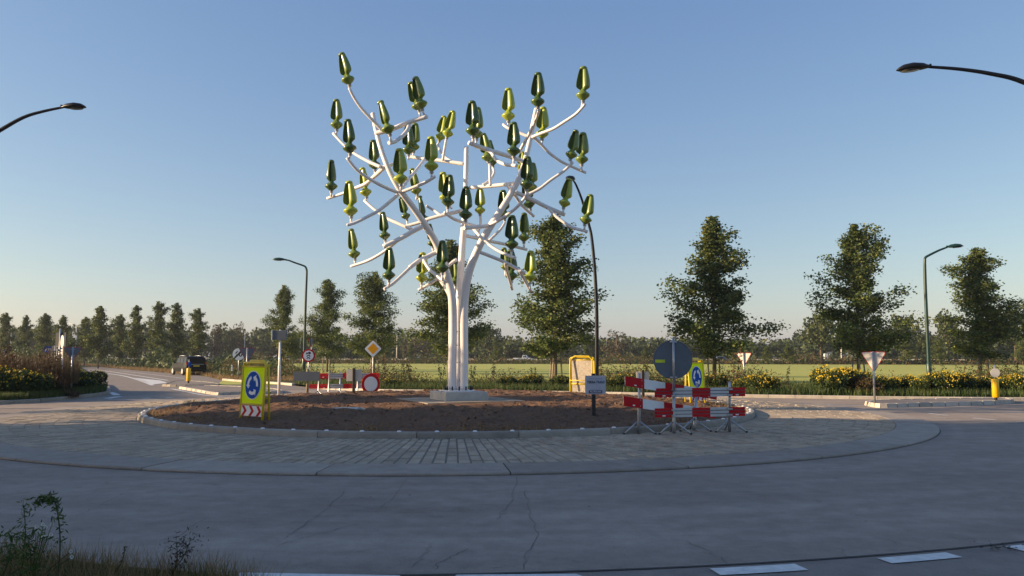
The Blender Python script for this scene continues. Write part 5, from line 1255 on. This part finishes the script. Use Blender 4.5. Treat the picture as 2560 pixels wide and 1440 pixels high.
def stalk(px0, base_d, px1, py1, label, nl, ls, mat, spread, droop=False, name='tall_weed'):
    g = Vector(((px0-1280)/F*base_d, base_d, .03)); tip = P(px1, py1, base_d)-g
    st = MB(); mid = tip*.55+Vector((.03,0,0)); pts_ = [(0,0,0), tuple(mid), tuple(tip)]
    if droop: pts_.append(tuple(tip+Vector((-.07,0,.025)))); pts_.append(tuple(tip+Vector((-.13,0,-.01))))
    sp = smooth_poly(pts_, 4); st.tube(sp, [.006-.004*i/(len(sp)-1) for i in range(len(sp))], 5)
    rg = np.random.default_rng(int(px0)); idx = rg.integers(len(sp)//4, len(sp), nl); C = np.array([list(sp[i]) for i in idx])+rg.normal(size=(nl,3))*spread
    V = leaves(C, ls, rg, asp=.22); st.cur = 1; o = len(st.v); st.v += [tuple(p) for p in V.reshape(-1,3)]
    for i in range(len(V)): st.f.append((o+4*i,o+4*i+1,o+4*i+2,o+4*i+3)); st.m.append(1); st.sm.append(False)
    return link(name, st.mesh(name, [M['bush'], M[mat]]), None, label, 'weed', 'weeds in the bottom left corner', None, tuple(g))
stalk(172, 6.1, 138, 1256, 'tall green weed with nodding tip near the bottom left', 230, .050, 'grass', .020, True)
stalk(75, 5.9, 60, 1262, 'feathery pale green weed left of the nodding one', 130, .035, 'grass', .022)
stalk(95, 5.8, 70, 1345, 'bushy low weed in the bottom left corner', 420, .05, 'grass', .06)
stalk(20, 5.9, 30, 1335, 'grassy weed at the bottom left edge', 160, .06, 'grass', .05)
stalk(430, 6.2, 478, 1345, 'dark dry seed-headed weed right of the corner grass', 240, .032, 'seed', .04)
stalk(445, 6.2, 440, 1352, 'second dark seed-headed weed leaning left beside the other', 190, .030, 'seed', .04)
stalk(300, 6.3, 312, 1368, 'thin dark weed stem between the grass and the seed heads', 14, .04, 'seed', .006)
def daisies():
    t = thing('daisy_plant', 'small cluster of white daisies left of the nodding weed', 'flowers', ((110-1280)/F*6.0, 6.0, .03)); st = MB(); g = t.location
    for px, py in ((92,1316),(108,1311),(130,1311),(115,1317),(96,1330),(128,1336),(108,1341),(118,1340),(112,1345),(58,1325),(57,1343),(178,1378),(180,1392)):
        tip = P(px, py, 6.0+random.uniform(-.2,.2))-g; st.tube([(random.uniform(-.05,.05),0,0), tuple(tip*.6+Vector((0,0,.02))), tuple(tip)], .0025, 4)
        q = MB()
        for k in range(9):
            a = 2*PI*k/9; c = Vector((math.cos(a), -.3, math.sin(a))); s_ = Vector((-math.sin(a), 0, math.cos(a)))
            q.add([tip+c*.003, tip+c*.012+s_*.0035, tip+c*.015, tip+c*.012-s_*.0035], [(0,1,2,3)])
        q.obj('flower_head', M['petal'], t)
    st.obj('stems', M['bush'], t)
daisies()
# smaller high-crowned tree of the same row: its shade crosses the wind tree trunk
t = thing('broadleaf_tree', 'smaller high-crowned roadside tree out of view left of the roundabout', 'tree', (-33.5, 22.6, 0), .4, 'roadside trees left of the roundabout')
for k in (0, 2.1):
    c = link('crown', RT[0][0], t); c.scale = (.60,.60,.66); c.location = (0,0,4.5); c.rotation_euler = (0,0,k)
c = link('crown', RT[1][0], t); c.scale = (.55,.55,.6); c.location = (0,0,4.7)
c = link('trunk', RT[0][1], t); c.scale = (.8,.8,.9)
# trees outside the frame on the left whose shade lies over the near half of the roundabout
SH = [(-36,-26,15.5,12),(-35,-16,15.5,12),(-36,-7,16,12),(-34,1.5,16,12),(-34,9,16.5,11),(-33,16.0,16.5,9),(-40,-20,16,11),(-41,-2,16,12),(-41,8,17,11),(-38,14,17.5,10)]
for i, (x, y, H, W) in enumerate(SH):
    cm, tm = RT[i % 2]; t = thing('broadleaf_tree', 'dense roadside tree standing out of view to the left of the roundabout', 'tree', (x, y-1.8, 0), i*1.1, 'roadside trees left of the roundabout')
    c = link('crown', cm, t); c.scale = (W/8.4, W/8.4, H/10); c = link('trunk', tm, t); c.scale = (1.2,1.2,H/10)
    for k in (1.3, 2.9): c = link('crown', RT[(i+1) % 2][0], t); c.scale = (W/8.8, W/8.8, H/10.6); c.rotation_euler = (0,0,k)

# thin morning air
HZ = 0.0003
q = MB(); q.box((0, 380, 8.5), (1990, 1000, 21.0))
m = bpy.data.materials.new('haze_air'); m.use_nodes = True; nt = m.node_tree; nt.nodes.clear()
o_ = nt.nodes.new('ShaderNodeOutputMaterial'); pv_ = nt.nodes.new('ShaderNodeVolumePrincipled'); pv_.inputs['Color'].default_value = (.86,.90,.96,1); pv_.inputs['Density'].default_value = HZ; pv_.inputs['Anisotropy'].default_value = .3
nt.links.new(pv_.outputs[0], o_.inputs['Volume'])
q.obj('haze', m, kind='stuff', label='thin pale haze filling the air over the fields', cat='haze')
